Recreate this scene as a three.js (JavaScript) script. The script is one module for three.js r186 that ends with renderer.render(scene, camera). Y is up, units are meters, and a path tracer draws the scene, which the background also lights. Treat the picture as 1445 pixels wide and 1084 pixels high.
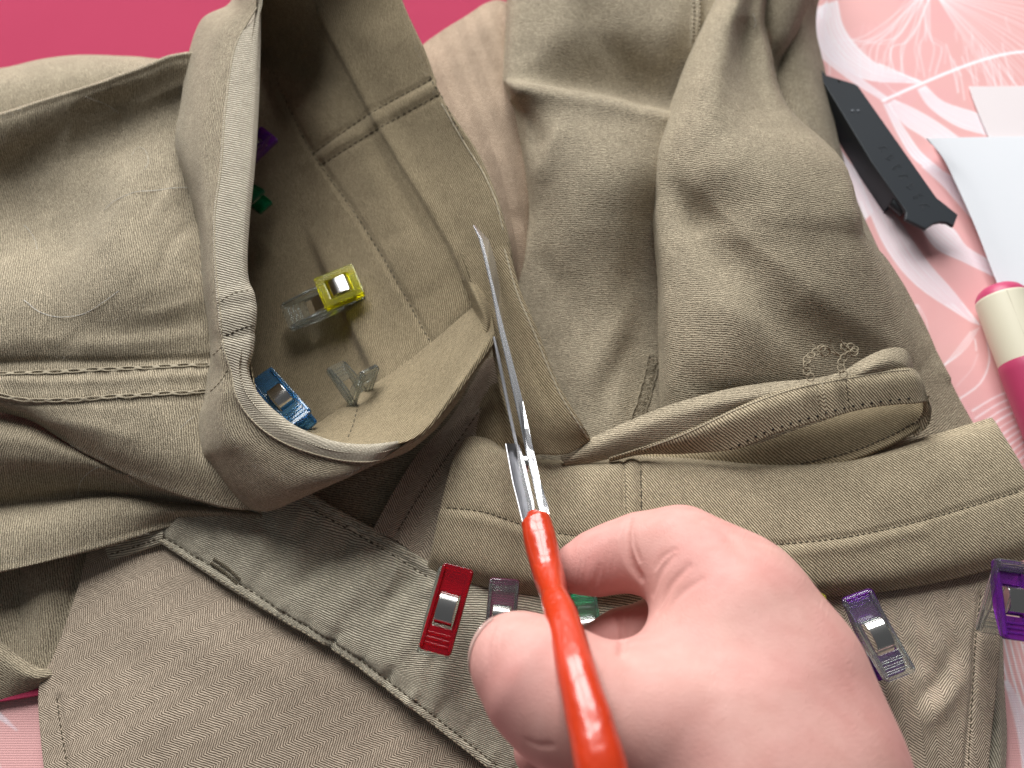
import * as THREE from 'three';
import { mergeGeometries, mergeVertices } from 'three/addons/utils/BufferGeometryUtils.js';
import { RoundedBoxGeometry } from 'three/addons/geometries/RoundedBoxGeometry.js';
import { RectAreaLightUniformsLib } from 'three/addons/lights/RectAreaLightUniformsLib.js';
import { MarchingCubes } from 'three/addons/objects/MarchingCubes.js';

// ---------- camera, light, exposure ----------
const W = 1445, H = 1084, F = 1134, PITCH = 68 * Math.PI / 180;
const scene = new THREE.Scene();
const camera = new THREE.PerspectiveCamera(2 * Math.atan(H / 2 / F) * 180 / Math.PI, W / H, 0.01, 20);
camera.position.set(0, 0.274, 0);
camera.lookAt(0, 0.274 - Math.sin(PITCH), -Math.cos(PITCH));
camera.updateMatrixWorld(true);
camera.focus = 0.235;
camera.userData.fStop = 10;
const renderer = new THREE.WebGLRenderer();
renderer.toneMapping = THREE.LinearToneMapping;
renderer.toneMappingExposure = 0.9;
renderer.shadowMap.enabled = true;
RectAreaLightUniformsLib.init();
scene.background = new THREE.Color(0.10, 0.102, 0.106);

// ---------- helpers ----------
let seed = 12345;
const rnd = () => { seed = (seed + 0x6D2B79F5) | 0; let t = Math.imul(seed ^ (seed >>> 15), 1 | seed); t = (t + Math.imul(t ^ (t >>> 7), 61 | t)) ^ t; return ((t ^ (t >>> 14)) >>> 0) / 4294967296; };
const rr = (a, b) => a + (b - a) * rnd();
const V = (x, y, z) => new THREE.Vector3(x, y, z);
const lerp = THREE.MathUtils.lerp, clamp = THREE.MathUtils.clamp;
const sm = (a, b, x) => { const t = clamp((x - a) / (b - a), 0, 1); return t * t * (3 - 2 * t); };
const _r = V(0, 0, 0);
function ray(px, py) {   // direction from the lens through a point of the picture
  return _r.set((px - W / 2) / F, -(py - H / 2) / F, -1).applyQuaternion(camera.quaternion).clone();
}
function P(px, py, h) {  // the point at height h (cm) seen there
  const d = ray(px, py), t = (h / 100 - camera.position.y) / d.y;
  return d.multiplyScalar(t).add(camera.position);
}
const used = {};
const numbered = (n) => { used[n] = (used[n] ?? -1) + 1; return used[n] ? n + '_' + String(used[n]).padStart(3, '0') : n; };
function mesh(name, g, m, parent = scene) {
  const o = new THREE.Mesh(g, m); o.name = parent === scene ? numbered(name) : name; o.castShadow = o.receiveShadow = true; parent.add(o); return o;
}
function tag(o, label, category, group) { o.userData.label = label; o.userData.category = category; if (group) o.userData.group = group; return o; }
function thing(name, label, category, group) { const o = new THREE.Group(); o.name = numbered(name); scene.add(o); return tag(o, label, category, group); }

// value noise
const perm = new Uint8Array(512); { const p = [...Array(256).keys()]; for (let i = 255; i > 0; i--) { const j = Math.floor(rnd() * (i + 1)); [p[i], p[j]] = [p[j], p[i]]; } for (let i = 0; i < 512; i++) perm[i] = p[i & 255]; }
const hsh = (x, y) => perm[perm[x & 255] + (y & 255)] / 255;
function vn(x, y, wx = 256, wy = 256) {
  const xi = Math.floor(x), yi = Math.floor(y), fx = x - xi, fy = y - yi, u = fx * fx * (3 - 2 * fx), v = fy * fy * (3 - 2 * fy);
  const m = (a, n) => ((a % n) + n) % n, x0 = m(xi, wx), x1 = m(xi + 1, wx), y0 = m(yi, wy), y1 = m(yi + 1, wy);
  return lerp(lerp(hsh(x0, y0), hsh(x1, y0), u), lerp(hsh(x0, y1), hsh(x1, y1), u), v);
}
const fbm = (x, y, o = 3) => { let s = 0, a = 0.5, n = 0; for (let i = 0; i < o; i++) { s += a * vn(x, y); n += a; x = x * 2.03 + 17.1; y = y * 2.03 + 9.7; a *= 0.5; } return s / n - 0.5; };

// ---------- cloth textures: ribs run along U ----------
function tex(n, f, srgb) {
  const d = new Uint8Array(n * n * 4);
  for (let y = 0; y < n; y++) for (let x = 0; x < n; x++) { const c = f(x / n, y / n, x, y), i = (y * n + x) * 4; for (let k = 0; k < 3; k++) d[i + k] = clamp(Math.round(255 * (c.length ? c[k] : c)), 0, 255); d[i + 3] = 255; }
  const t = new THREE.DataTexture(d, n, n); t.wrapS = t.wrapT = THREE.RepeatWrapping; t.magFilter = THREE.LinearFilter; t.minFilter = THREE.LinearMipmapLinearFilter; t.generateMipmaps = true;
  if (srgb) t.colorSpace = THREE.SRGBColorSpace; t.needsUpdate = true; return t;
}
const l2s = (x) => x <= 0.0031308 ? 12.92 * x : 1.055 * Math.pow(x, 1 / 2.4) - 0.055;
const TILE = 0.05;
function clothMat(kind, o) {
  const N = 1024, hgt = new Float32Array(N * N), col = new Float32Array(N * N);
  const flecks = new Float32Array(N * N);
  for (let k = 0; k < (o.flecks ?? 0); k++) {   // short stray fibres
    let x = rnd() * N, y = rnd() * N, a = rr(0, 6.28); const L = rr(6, o.fleckLen ?? 26), b = rr(0.3, 1);
    for (let s = 0; s < L; s++) { x += Math.cos(a); y += Math.sin(a); a += rr(-0.2, 0.2); for (const [ox, oy, w] of [[0, 0, 1], [1, 0, .5], [0, 1, .5]]) { const i = (((y + oy) & 1023) * N) + ((x + ox) & 1023); flecks[i] = Math.max(flecks[i], b * w); } }
  }
  for (let y = 0; y < N; y++) for (let x = 0; x < N; x++) {
    const u = x / N, v = y / N, fz = o.fuzz ?? 0, wob = (vn(u * 12, v * 12, 12, 12) - .5) * 0.24 + (vn(u * 64, v * 64, 64, 64) - .5) * (0.22 + .5 * fz);
    let ph, along;
    if (kind === 'herringbone') { const k = 12; let t = (v * k / 2) % 1; const tri = t < .5 ? t * 2 : 2 - 2 * t; ph = u * o.ribs + tri * (o.ribs / k) * 1.0 + wob; along = v * 90; }
    else { ph = v * o.ribs + wob; along = u * o.ribs * 1.25 + Math.floor(ph) * 0.37; }
    const rib = 0.5 - 0.5 * Math.cos(2 * Math.PI * ph), id = Math.floor(ph);
    const seg = 0.5 + 0.5 * Math.cos(2 * Math.PI * along), yarn = vn(along * 0.7 + id * 13.7, id * 3.3, 251, 251);
    const n1 = vn(u * 200, v * 200, 200, 200), n2 = vn(u * 400 + 7, v * 400, 400, 400);
    const fuzz = o.fuzz ?? 0;
    const i = y * N + x;
    hgt[i] = Math.pow(rib, 0.7) * (1 - 0.22 * seg) * (o.relief ?? 1) * (1 - 0.4 * fuzz) + 0.25 * n1 * (0.4 + fuzz) + 0.15 * n2 + flecks[i] * 0.35;
    col[i] = clamp(Math.pow(rib, 0.75) * (1 - fuzz * 0.45) * (0.86 + 0.28 * (yarn - .5)) + fuzz * 0.62 * (n1 * 0.9 + n2 * 0.5 - .15) - 0.10 * seg * (1 - fuzz) + (n2 - .5) * 0.3 + flecks[i] * (0.35 + 0.5 * fuzz), 0, 1.25);
  }
  const A = o.dark, B = o.light;
  const map = tex(N, (u, v, x, y) => { const c = col[y * N + x]; const pat = 1 + 0.10 * (vn(u * 5, v * 5, 5, 5) - .5) + .08 * (vn(u * 17, v * 17, 17, 17) - .5); return [0, 1, 2].map((k) => l2s(Math.max(0, lerp(A[k], B[k], c) * pat))); }, true);
  const bump = tex(N, (u, v, x, y) => hgt[y * N + x] / 1.5);
  return new THREE.MeshPhysicalMaterial({ map, bumpMap: bump, bumpScale: o.bump ?? 0.0003, roughness: o.rough ?? 0.9, sheen: o.sheen ?? 0.3, sheenRoughness: 0.6, sheenColor: new THREE.Color(...(o.sheenColor ?? [.8, .78, .72])), specularIntensity: o.spec ?? 0.35, side: THREE.DoubleSide });
}
const M = {};
M.twill = clothMat('twill', { ribs: 68, dark: [.085, .062, .032], light: [.55, .45, .29], bump: .00034, sheen: .2, flecks: 250 });
M.waist = clothMat('twill', { ribs: 68, dark: [.088, .066, .039], light: [.76, .64, .445], bump: .00034, sheen: .25, flecks: 250 });  // same cloth as the inside twill, its stronger light put into the colour
M.pale = clothMat('twill', { ribs: 64, dark: [.17, .14, .10], light: [.78, .71, .57], bump: .0003, sheen: .3, flecks: 400 });
M.band = clothMat('twill', { ribs: 64, dark: [.14, .118, .085], light: [.93, .85, .665], bump: .00032, sheen: .25, flecks: 400 });
M.brushed = clothMat('twill', { ribs: 68, dark: [.052, .039, .022], light: [.60, .51, .365], bump: .0004, fuzz: .5, flecks: 3000, sheen: .25, rough: .8, spec: .5 });
M.herring = clothMat('herringbone', { ribs: 54, dark: [.105, .075, .05], light: [.82, .675, .52], bump: .00024, sheen: .15, flecks: 120, rough: .75, spec: .5 });
M.peach = clothMat('herringbone', { ribs: 54, dark: [.19, .135, .09], light: [.74, .575, .43], bump: .00028, sheen: .3, flecks: 300 });

// ---------- cloth sheets ----------
const cr = (a, b, c, d, t) => 0.5 * (2 * b + (c - a) * t + (2 * a - 5 * b + 4 * c - d) * t * t + (3 * b - a - 3 * c + d) * t * t * t);
function crAt(list, t) {   // list of arrays, t in 0..1
  const n = list.length - 1, s = clamp(t, 0, 1) * n, i = Math.min(n - 1, Math.floor(s)), f = s - i;
  const g = (k) => list[clamp(k, 0, n)], a = g(i - 1), b = g(i), c = g(i + 1), d = g(i + 2);
  const A = i ? a : b.map((x, k) => 2 * x - c[k]), D = i + 2 <= n ? d : c.map((x, k) => 2 * x - b[k]);
  return b.map((x, k) => cr(A[k], x, c[k], D[k], f));
}
function segDist(x, y, pts) {  // distance, side and place along a polyline
  let best = 1e9, side = 1, where = 0, L = 0, tot = 0;
  for (let i = 0; i < pts.length - 1; i++) {
    const [ax, ay] = pts[i], [bx, by] = pts[i + 1], dx = bx - ax, dy = by - ay, l = Math.hypot(dx, dy), t = clamp(((x - ax) * dx + (y - ay) * dy) / (l * l), 0, 1);
    const ex = x - ax - dx * t, ey = y - ay - dy * t, d = Math.hypot(ex, ey);
    if (d < best) { best = d; side = dx * (y - ay) - dy * (x - ax) > 0 ? 1 : -1; where = L + t * l; }
    L += l;
  }
  return [best, side, where / L];
}
// rows: control points [px, py, height cm]; ridges: [mm, width px (right of travel), width px (left), polyline]
function sheet(parent, name, mat, o) {
  const nu = o.nu ?? 90, nv = o.nv ?? 90, pos = [], pix = [];
  const curves = o.rows;
  const nc = curves[0].length;
  for (let j = 0; j <= nv; j++) {
    const v = j / nv, row = [];
    for (let c = 0; c < nc; c++) row.push(crAt(curves.map((r) => r[c]), v));
    for (let i = 0; i <= nu; i++) { const q = crAt(row, i / nu); pos.push(P(q[0], q[1], q[2])); pix.push(q); }
  }
  const at = (i, j) => pos[clamp(j, 0, nv) * (nu + 1) + clamp(i, 0, nu)];
  const normals = () => { const out = []; for (let j = 0; j <= nv; j++) for (let i = 0; i <= nu; i++) { const a = at(i + 1, j).clone().sub(at(i - 1, j)), b = at(i, j + 1).clone().sub(at(i, j - 1)); const n = a.cross(b); out.push(n.lengthSq() > 1e-18 ? n.normalize() : V(0, 1, 0)); } return out; };
  let nn = normals();
  const mid = Math.floor(nv / 2) * (nu + 1) + Math.floor(nu / 2);
  let votes = 0; for (let k = 0; k < pos.length; k += 7) votes += Math.sign(nn[k].dot(camera.position.clone().sub(pos[k])));
  const flip = votes < 0 ? -1 : 1;
  const wr = o.wrinkle ?? 0.35, wl = o.wrinkleLen ?? 0.02, sd = rr(0, 100);
  const rs = (o.ridges ?? []);
  for (let k = 0; k < pos.length; k++) {
    const q = pix[k]; let d = 0;
    for (const [amp, w1, w2, pts, soft] of rs) {
      const [dist, side, t] = segDist(q[0], q[1], pts), w = side > 0 ? w1 : w2;
      if (dist < w * 3.2) d += amp * Math.exp(-dist * dist / (w * w)) * (soft ? Math.pow(Math.sin(Math.PI * clamp(t, 0.02, 0.98)), 0.6) : 1);
    }
    d += wr * 2 * fbm(pos[k].x / wl + sd, pos[k].z / wl + sd * 1.7, 3);
    if (o.fine) d += o.fine * 2 * fbm(pos[k].x / 0.004 + sd, pos[k].z / 0.004, 2);
    pos[k].addScaledVector(nn[k], flip * d / 1000);
  }
  nn = normals();
  // metric uv
  const U = new Float32Array(pos.length), Vv = new Float32Array(pos.length);
  for (let j = 0; j <= nv; j++) { for (let i = 1; i <= nu; i++) U[j * (nu + 1) + i] = U[j * (nu + 1) + i - 1] + at(i, j).distanceTo(at(i - 1, j)); const c = U[j * (nu + 1) + Math.round(nu * (o.u0 ?? .5))]; for (let i = 0; i <= nu; i++) U[j * (nu + 1) + i] -= c; }
  for (let i = 0; i <= nu; i++) { for (let j = 1; j <= nv; j++) Vv[j * (nu + 1) + i] = Vv[(j - 1) * (nu + 1) + i] + at(i, j).distanceTo(at(i, j - 1)); const c = Vv[Math.round(nv * (o.v0 ?? .5)) * (nu + 1) + i]; for (let j = 0; j <= nv; j++) Vv[j * (nu + 1) + i] -= c; }
  let ang = 0;
  if (o.rib) {
    const ci = Math.round(nu / 2), cj = Math.round(nv / 2), k = cj * (nu + 1) + ci, du = U[k + 2] - U[k - 2], dv = Vv[k + 2 * (nu + 1)] - Vv[k - 2 * (nu + 1)];
    const a = pix[k - 2], b = pix[k + 2], c = pix[k - 2 * (nu + 1)], d = pix[k + 2 * (nu + 1)];
    const ux = (b[0] - a[0]) / du, uy = (b[1] - a[1]) / du, vx = (d[0] - c[0]) / dv, vy = (d[1] - c[1]) / dv, det = ux * vy - vx * uy;
    ang = Math.atan2((ux * o.rib[1] - uy * o.rib[0]) / det, (o.rib[0] * vy - o.rib[1] * vx) / det);
  }
  const off = [rnd(), rnd()], ca = Math.cos(ang), sa = Math.sin(ang), tile = TILE * (o.scale ?? 1);
  const uvOf = (a, b) => [(a * ca + b * sa) / tile + off[0], (-a * sa + b * ca) / tile + off[1]];
  // assemble a larger grid with rolled edges
  const roll = o.roll ?? {}, RS = 5;
  let grid = []; for (let j = 0; j <= nv; j++) { const r = []; for (let i = 0; i <= nu; i++) { const k = j * (nu + 1) + i; r.push({ p: pos[k], n: nn[k].clone().multiplyScalar(flip), u: U[k], v: Vv[k] }); } grid.push(r); }
  const rolled = (e, inner, mm, dU, dV) => {
    const r = mm / 1000, out = e.p.clone().sub(inner.p), n = e.n; out.addScaledVector(n, -out.dot(n)); if (out.lengthSq() < 1e-16) out.set(1e-5, 0, 0); out.normalize();
    const res = [];
    for (let s = 1; s <= RS + 1; s++) { const th = Math.min(s, RS) / RS * Math.PI, back = s > RS ? 0.003 : 0; res.push({ p: e.p.clone().addScaledVector(out, r * Math.sin(th) - back).addScaledVector(n, -r * (1 - Math.cos(th))), n, u: e.u + dU * r * th, v: e.v + dV * r * th }); }
    return res;
  };
  if (roll.l) grid = grid.map((r) => [...rolled(r[0], r[2], roll.l, -1, 0).reverse(), ...r]);
  if (roll.r) grid = grid.map((r) => [...r, ...rolled(r[r.length - 1], r[r.length - 3], roll.r, 1, 0)]);
  if (roll.t) { const rows = []; const a = grid[0], b = grid[2], rl = a.map((e, i) => rolled(e, b[i], roll.t, 0, -1)); for (let s = RS; s >= 0; s--) rows.push(rl.map((x) => x[s])); grid = [...rows, ...grid]; }
  if (roll.b) { const a = grid[grid.length - 1], b = grid[grid.length - 3], rl = a.map((e, i) => rolled(e, b[i], roll.b, 0, 1)); for (let s = 0; s <= RS; s++) grid.push(rl.map((x) => x[s])); }
  const nr = grid.length, ncol = grid[0].length, pa = new Float32Array(nr * ncol * 3), ua = new Float32Array(nr * ncol * 2), idx = [];
  for (let j = 0; j < nr; j++) for (let i = 0; i < ncol; i++) { const k = j * ncol + i, e = grid[j][i]; e.p.toArray(pa, k * 3); const t = uvOf(e.u, e.v); ua[k * 2] = t[0]; ua[k * 2 + 1] = t[1]; }
  for (let j = 0; j < nr - 1; j++) for (let i = 0; i < ncol - 1; i++) { const a = j * ncol + i, b = a + 1, c = a + ncol, d = c + 1; if (flip > 0) idx.push(a, b, c, b, d, c); else idx.push(a, c, b, b, c, d); }
  const g = new THREE.BufferGeometry(); g.setAttribute('position', new THREE.BufferAttribute(pa, 3)); g.setAttribute('uv', new THREE.BufferAttribute(ua, 2)); g.setIndex(idx); g.computeVertexNormals();
  return mesh(name, g, mat, parent);
}
const caster = new THREE.Raycaster();
function hit(px, py, m) {   // where the sight line through a point of the picture meets a mesh
  caster.set(camera.position, ray(px, py).normalize()); m.updateWorldMatrix(true, false);
  const h = caster.intersectObject(m, false)[0]; if (!h) return null;
  const n = h.face.normal.clone(); if (n.dot(caster.ray.direction) > 0) n.negate();
  return { p: h.point, n };
}
function along(pts, step) { // evenly spaced points of a smooth line through the picture
  const c = new THREE.CatmullRomCurve3(pts.map((p) => V(p[0], p[1], 0)), false, 'centripetal'), L = c.getLength(), n = Math.max(2, Math.round(L / step));
  return c.getSpacedPoints(n).map((p) => [p.x, p.y]);
}
function frameMat(p, x, y) { const z = x.clone().cross(y).normalize(), yy = z.clone().cross(x).normalize(); return new THREE.Matrix4().makeBasis(x.clone().normalize(), yy, z).setPosition(p); }
// one run of stitches: little thread floats lying on the cloth
function stitches(parent, on, pts, m, o = {}) {
  const step = o.step ?? 9, q = along(pts, step), gs = [];
  for (let i = 0; i < q.length - 1; i++) {
    const f = o.fill ?? 0.62, jx = rr(-.5, .5), a = hit(q[i][0] + jx, q[i][1] + jx, on), b = hit(lerp(q[i][0], q[i + 1][0], f), lerp(q[i][1], q[i + 1][1], f), on); if (!a || !b) continue;
    const d = b.p.clone().sub(a.p), L = d.length(); if (L > .01 || L < 1e-5) continue;
    const n = a.n.clone().add(b.n).normalize(), r = (o.r ?? 0.22) / 1000;
    const g = new THREE.SphereGeometry(1, 8, 6); g.scale(L / 2 + r * .6, r * .8, r);
    g.applyMatrix4(frameMat(a.p.clone().add(b.p).multiplyScalar(.5).addScaledVector(n, (o.lift ?? .05) / 1000), d, n)); gs.push(g);
  }
  if (!gs.length) return; const s = mesh('stitching', mergeGeometries(gs), m, parent); s.userData.kind = 'stuff'; return s;
}
function tube(pts, r, seg = 40, rad = 6) { return new THREE.TubeGeometry(new THREE.CatmullRomCurve3(pts), seg, r, rad); }
const plain = (r, g, b, rough = .6, o = {}) => new THREE.MeshPhysicalMaterial({ color: new THREE.Color(r, g, b), roughness: rough, ...o });
M.threadDark = plain(.085, .068, .042, .8);
M.threadKhaki = plain(.24, .2, .135, .8);
M.threadPale = plain(.43, .37, .265, .8);
M.hole = plain(.02, .016, .012, .9);

// ---------- daylight from a tall paned window beyond the table, out of the picture ----------
{
  const win = thing('window', 'tall white framed window with glowing panes beyond the table', 'window');
  const pane = new THREE.MeshStandardMaterial({ color: 0x000000, emissive: new THREE.Color(1, 1, 1), emissiveIntensity: 2.2 });
  const white = plain(.75, .75, .73, .5);
  const c = V(-0.34, .9, -1.38), look = V(0, 0.03, -0.12), fr = new THREE.Group(); fr.position.copy(c); fr.lookAt(look); fr.name = 'sash'; win.add(fr);
  const pw = .52, ph = .62;
  for (let i = 0; i < 2; i++) for (let j = 0; j < 2; j++) {
    const x = (i - .5) * (pw + .07), y = (j - .5) * (ph + .07);
    const g = mesh('pane', new THREE.BoxGeometry(pw, ph, .004), pane, fr); g.position.set(x, y, 0); g.castShadow = false;
    const l = new THREE.RectAreaLight(new THREE.Color(.985, .985, .97), 13.6, pw, ph); l.position.set(x, y, .01).applyMatrix4(fr.matrix); fr.updateMatrix(); l.position.set(x, y, .01).applyMatrix4(fr.matrix); l.lookAt(l.position.clone().add(V(0, 0, 1).applyQuaternion(fr.quaternion))); l.name = 'pane_light'; scene.add(l);
  }
  for (const s of [-1, 0, 1]) { const b = mesh('frame_bar', new THREE.BoxGeometry(.06, 2 * ph + .2, .05), white, fr); b.position.set(s * (pw + .07), 0, 0); const d = mesh('frame_bar', new THREE.BoxGeometry(2 * pw + .08, .06, .045), white, fr); d.position.set(0, s * (ph + .07), 0); }
}
// ---------- the table and what covers it ----------
const tableTex = (() => {
  const S = 2048, cv = document.createElement('canvas'); cv.width = cv.height = S; const g = cv.getContext('2d');
  const x0 = -0.5, z0 = -0.62, size = 1.0, X = (p) => (p.x - x0) / size * S, Y = (p) => (p.z - z0) / size * S, k = S / size / 4800;   // k: one picture pixel
  g.fillStyle = 'rgb(229,175,173)'; g.fillRect(0, 0, S, S);
  for (let i = 0; i < 900; i++) { g.fillStyle = `rgba(${rnd() < .5 ? '246,190,192' : '228,160,166'},${rr(.04, .12)})`; g.beginPath(); g.arc(rnd() * S, rnd() * S, rr(6, 60), 0, 7); g.fill(); }
  const line = (pts, w, a = .92, c = '246,244,248') => { const q = along(pts, 8).map((p) => P(p[0], p[1], 0)); g.strokeStyle = `rgba(${c},${a})`; g.lineWidth = w * k * .8; g.lineCap = 'round'; g.lineJoin = 'round'; g.beginPath(); q.forEach((p, i) => i ? g.lineTo(X(p), Y(p)) : g.moveTo(X(p), Y(p))); g.stroke(); };
  const petal = (l, r, veins = 4) => {  // a white leaf between two edges with thin pink veins
    const A = along(l, 6), B = along(r, 6), n = 40, at = (L, t) => L[Math.min(L.length - 1, Math.round(t * (L.length - 1)))];
    g.fillStyle = 'rgba(243,238,243,.86)'; g.beginPath(); A.forEach((p, i) => { const q = P(p[0], p[1], 0); i ? g.lineTo(X(q), Y(q)) : g.moveTo(X(q), Y(q)); }); [...B].reverse().forEach((p) => { const q = P(p[0], p[1], 0); g.lineTo(X(q), Y(q)); }); g.closePath(); g.fill();
    for (let v = 1; v <= veins * 2; v++) { const f = v / (veins * 2 + 1) + rr(-.02, .02), q = []; for (let i = 0; i <= n; i += 2) { const a = at(A, i / n), b = at(B, i / n); q.push([lerp(a[0], b[0], f) + rr(-.6, .6), lerp(a[1], b[1], f)]); } line(q.slice(rr(0, 3) | 0, q.length - (rr(0, 4) | 0)), 1.4, .75, '226,176,184'); }
  };
  // the flower at the top right: rays of fine white lines from above the frame
  for (let i = 0; i < 40; i++) { const a = lerp(.03, 1.02, i / 39), ex = 1320 + 260 * Math.cos(a * 1.1), ey = -8 + 210 * Math.sin(a * 1.35); line([[1318, -12], [lerp(1318, ex, .5) + rr(-6, 6), lerp(-12, ey, .5) - 8], [ex + rr(-12, 12), ey + rr(-12, 12)]], rr(1, 2.6), rr(.45, .9)); }
  for (let i = 0; i < 26; i++) { const x = rr(1190, 1420), y = rr(20, 100); line([[x, y], [x + rr(-3, 3), y + 8], [x - (1320 - x) * .06, y + rr(10, 26)]], rr(1, 2), rr(.3, .75)); }
  for (let i = 0; i < 9; i++) { const x = lerp(1185, 1262, i / 8), y = lerp(66, 128, i / 8); line([[x, y], [x + 9, y + rr(4, 12)]], 2, .7); }
  line([[1234, 32], [1243, 42], [1257, 50]], 1, .7, '196,140,146');
  for (let i = 0; i < 20; i++) { const x = lerp(1170, 1330, i / 19); line([[1300 + rr(-6, 20), -20], [lerp(1300, x, .6) + rr(-6, 6), 40 + rr(0, 20)], [x + rr(-8, 8), rr(55, 70)], [x + rr(-4, 4), rr(75, 116)]], rr(1.2, 3), rr(.5, .9)); }
  for (let i = 0; i < 16; i++) { const x = lerp(1335, 1420, i / 15), y = rr(60, 95); line([[x, y], [x + rr(2, 10), y + 18], [x + rr(4, 24), y + rr(30, 60)]], rr(1.2, 2.6), .8); }
  petal([[1150, 10], [1160, 70], [1215, 110], [1295, 118]], [[1182, 0], [1192, 40], [1235, 88], [1300, 114]], 3);
  petal([[1140, 30], [1150, 70], [1195, 110], [1250, 145]], [[1168, 0], [1168, 45], [1205, 100], [1254, 138]], 3);
  line([[1246, 142], [1300, 118], [1370, 90], [1420, 76], [1480, 70]], 9); line([[1240, 90], [1300, 116]], 5);
  petal([[1294, 126], [1310, 150], [1350, 178], [1396, 192]], [[1306, 120], [1330, 142], [1380, 160], [1410, 178]], 3);
  petal([[1252, 146], [1275, 175], [1305, 195], [1340, 222]], [[1262, 140], [1300, 158], [1335, 180], [1380, 214]], 4);
  petal([[1246, 146], [1270, 195], [1290, 225], [1320, 245]], [[1254, 146], [1280, 186], [1300, 214], [1330, 240]], 1);
  petal([[1180, 210], [1216, 275], [1250, 350], [1290, 400], [1370, 455]], [[1210, 240], [1268, 310], [1310, 370], [1345, 410], [1385, 460]], 5);
  petal([[1290, 305], [1320, 350], [1360, 370], [1405, 392]], [[1306, 300], [1345, 322], [1365, 348], [1400, 368]], 3);
  petal([[1300, 235], [1330, 262], [1350, 285], [1370, 308]], [[1312, 232], [1345, 250], [1365, 276], [1372, 300]], 3);
  petal([[1140, 150], [1165, 220], [1200, 285], [1212, 320]], [[1150, 145], [1180, 200], [1212, 250], [1232, 300]], 3);
  for (let i = 0; i < 5; i++) line([[1292 + i, 430], [1284 + i * 6, 455], [1300 + i * 2, 485]], 1.6, .8);
  for (let i = 0; i < 4; i++) line([[1382 - i * 4, 462 + i * 2], [1360 - i * 6, 495 + i * 3], [1325 - i * 3, 520 + i * 4], [1300, 535 + i * 6]], 2.4, .85);
  line([[1392, 470], [1396, 510], [1384, 540], [1350, 566]], 3.4, .85); line([[1380, 500], [1372, 520], [1350, 545]], 1.6, .6); line([[1376, 478], [1378, 495]], 3, .8);
  for (let i = 0; i < 15; i++) { const y = 566 + i * 11; line([[1442 + i, y - 18 - i * 2], [1410 + i, y - 8], [1372 + i * 4, y + 14]], rr(2, 5), rr(.65, .95)); }
  for (let i = 0; i < 10; i++) { const x = 1404 + i * 9; line([[x, 880 + i * 6], [x + 18, 960], [x + 44, 1040], [x + 70, 1130]], rr(2, 5), .9); }
  petal([[1416, 960], [1430, 1010], [1440, 1060], [1444, 1110]], [[1424, 960], [1444, 1000], [1462, 1060], [1470, 1110]], 3);
  // bottom left corner
  petal([[-20, 985], [-5, 1000], [10, 1015], [24, 1030]], [[-20, 1000], [-10, 1010], [6, 1020], [24, 1032]], 1);
  for (let i = 0; i < 8; i++) line([[-60, 1000 + i * 16], [-30, 1020 + i * 14], [10, 1110 + i * 10]], rr(2, 5), .7);
  // the print carries on out of the picture
  for (let i = 0; i < 26; i++) { const cx = rnd() < .5 ? rr(1500, 2300) : rr(-900, -150), cy = rr(-200, 1500), n = 14; for (let j = 0; j < n; j++) { const a = j / n * 3 + i; line([[cx, cy], [cx + 70 * Math.cos(a), cy + 70 * Math.sin(a)], [cx + 150 * Math.cos(a + .2), cy + 150 * Math.sin(a + .2)]], rr(2, 6), rr(.6, .9)); } }
  const t = new THREE.CanvasTexture(cv); t.colorSpace = THREE.SRGBColorSpace; t.wrapS = t.wrapT = THREE.MirroredRepeatWrapping; t.anisotropy = 8; t.generateMipmaps = true; t.minFilter = THREE.LinearMipmapLinearFilter; t.flipY = false;
  return { t, x0, z0, size };
})();
const weave = tex(256, (u, v) => { const a = Math.cos(2 * Math.PI * u * 16), b = Math.cos(2 * Math.PI * v * 16); return .5 + .22 * a * ((Math.floor(v * 16 + .5) & 1) ? 1 : .6) + .22 * b; });
{
  const g = new THREE.PlaneGeometry(3, 2.4, 1, 1); g.rotateX(-Math.PI / 2); g.translate(0, 0, -.35);
  const p = g.attributes.position, uv = g.attributes.uv; for (let i = 0; i < p.count; i++) uv.setXY(i, (p.getX(i) - tableTex.x0) / tableTex.size, (p.getZ(i) - tableTex.z0) / tableTex.size);
  const wv = weave.clone(); wv.repeat.set(90, 90); wv.needsUpdate = true;
  const m = new THREE.MeshPhysicalMaterial({ map: tableTex.t, bumpMap: wv, bumpScale: .00012, roughness: .62, specularIntensity: .5 });
  const t = mesh('tablecloth', g, m); t.userData.kind = 'structure';
}
{
  const m = new THREE.MeshPhysicalMaterial({ color: new THREE.Color(.42, .045, .10), roughness: .9, specularIntensity: .25, bumpMap: (() => { const w = weave.clone(); w.repeat.set(14, 14); w.needsUpdate = true; return w; })(), bumpScale: .00005 });
  const s = sheet(scene, 'pink_cloth', m, { nu: 70, nv: 70, wrinkle: .5, wrinkleLen: .05, roll: { r: .4, b: .4, l: .4, t: .4 }, rows: [[[-500, -330, .3], [100, -330, .3], [900, -330, .3]], [[-500, 100, .3], [100, 100, .3], [820, 100, .3]], [[-400, 560, .3], [80, 560, .3], [620, 520, .3]], [[-300, 1020, .3], [20, 986, .3], [330, 920, .3]]] });
  s.name = numbered('pink_cloth').replace('_001', '');
  tag(s, 'plain raspberry pink cloth lying flat under the trousers at top left', 'cloth');
}

// ---------- the trousers ----------
const pants = thing('trousers', 'khaki twill trousers turned partly inside out, waistband opened for alteration', 'trousers');
const T = {};
const S = (key, name, mat, o) => (T[key] = sheet(pants, name, mat, o));

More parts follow.
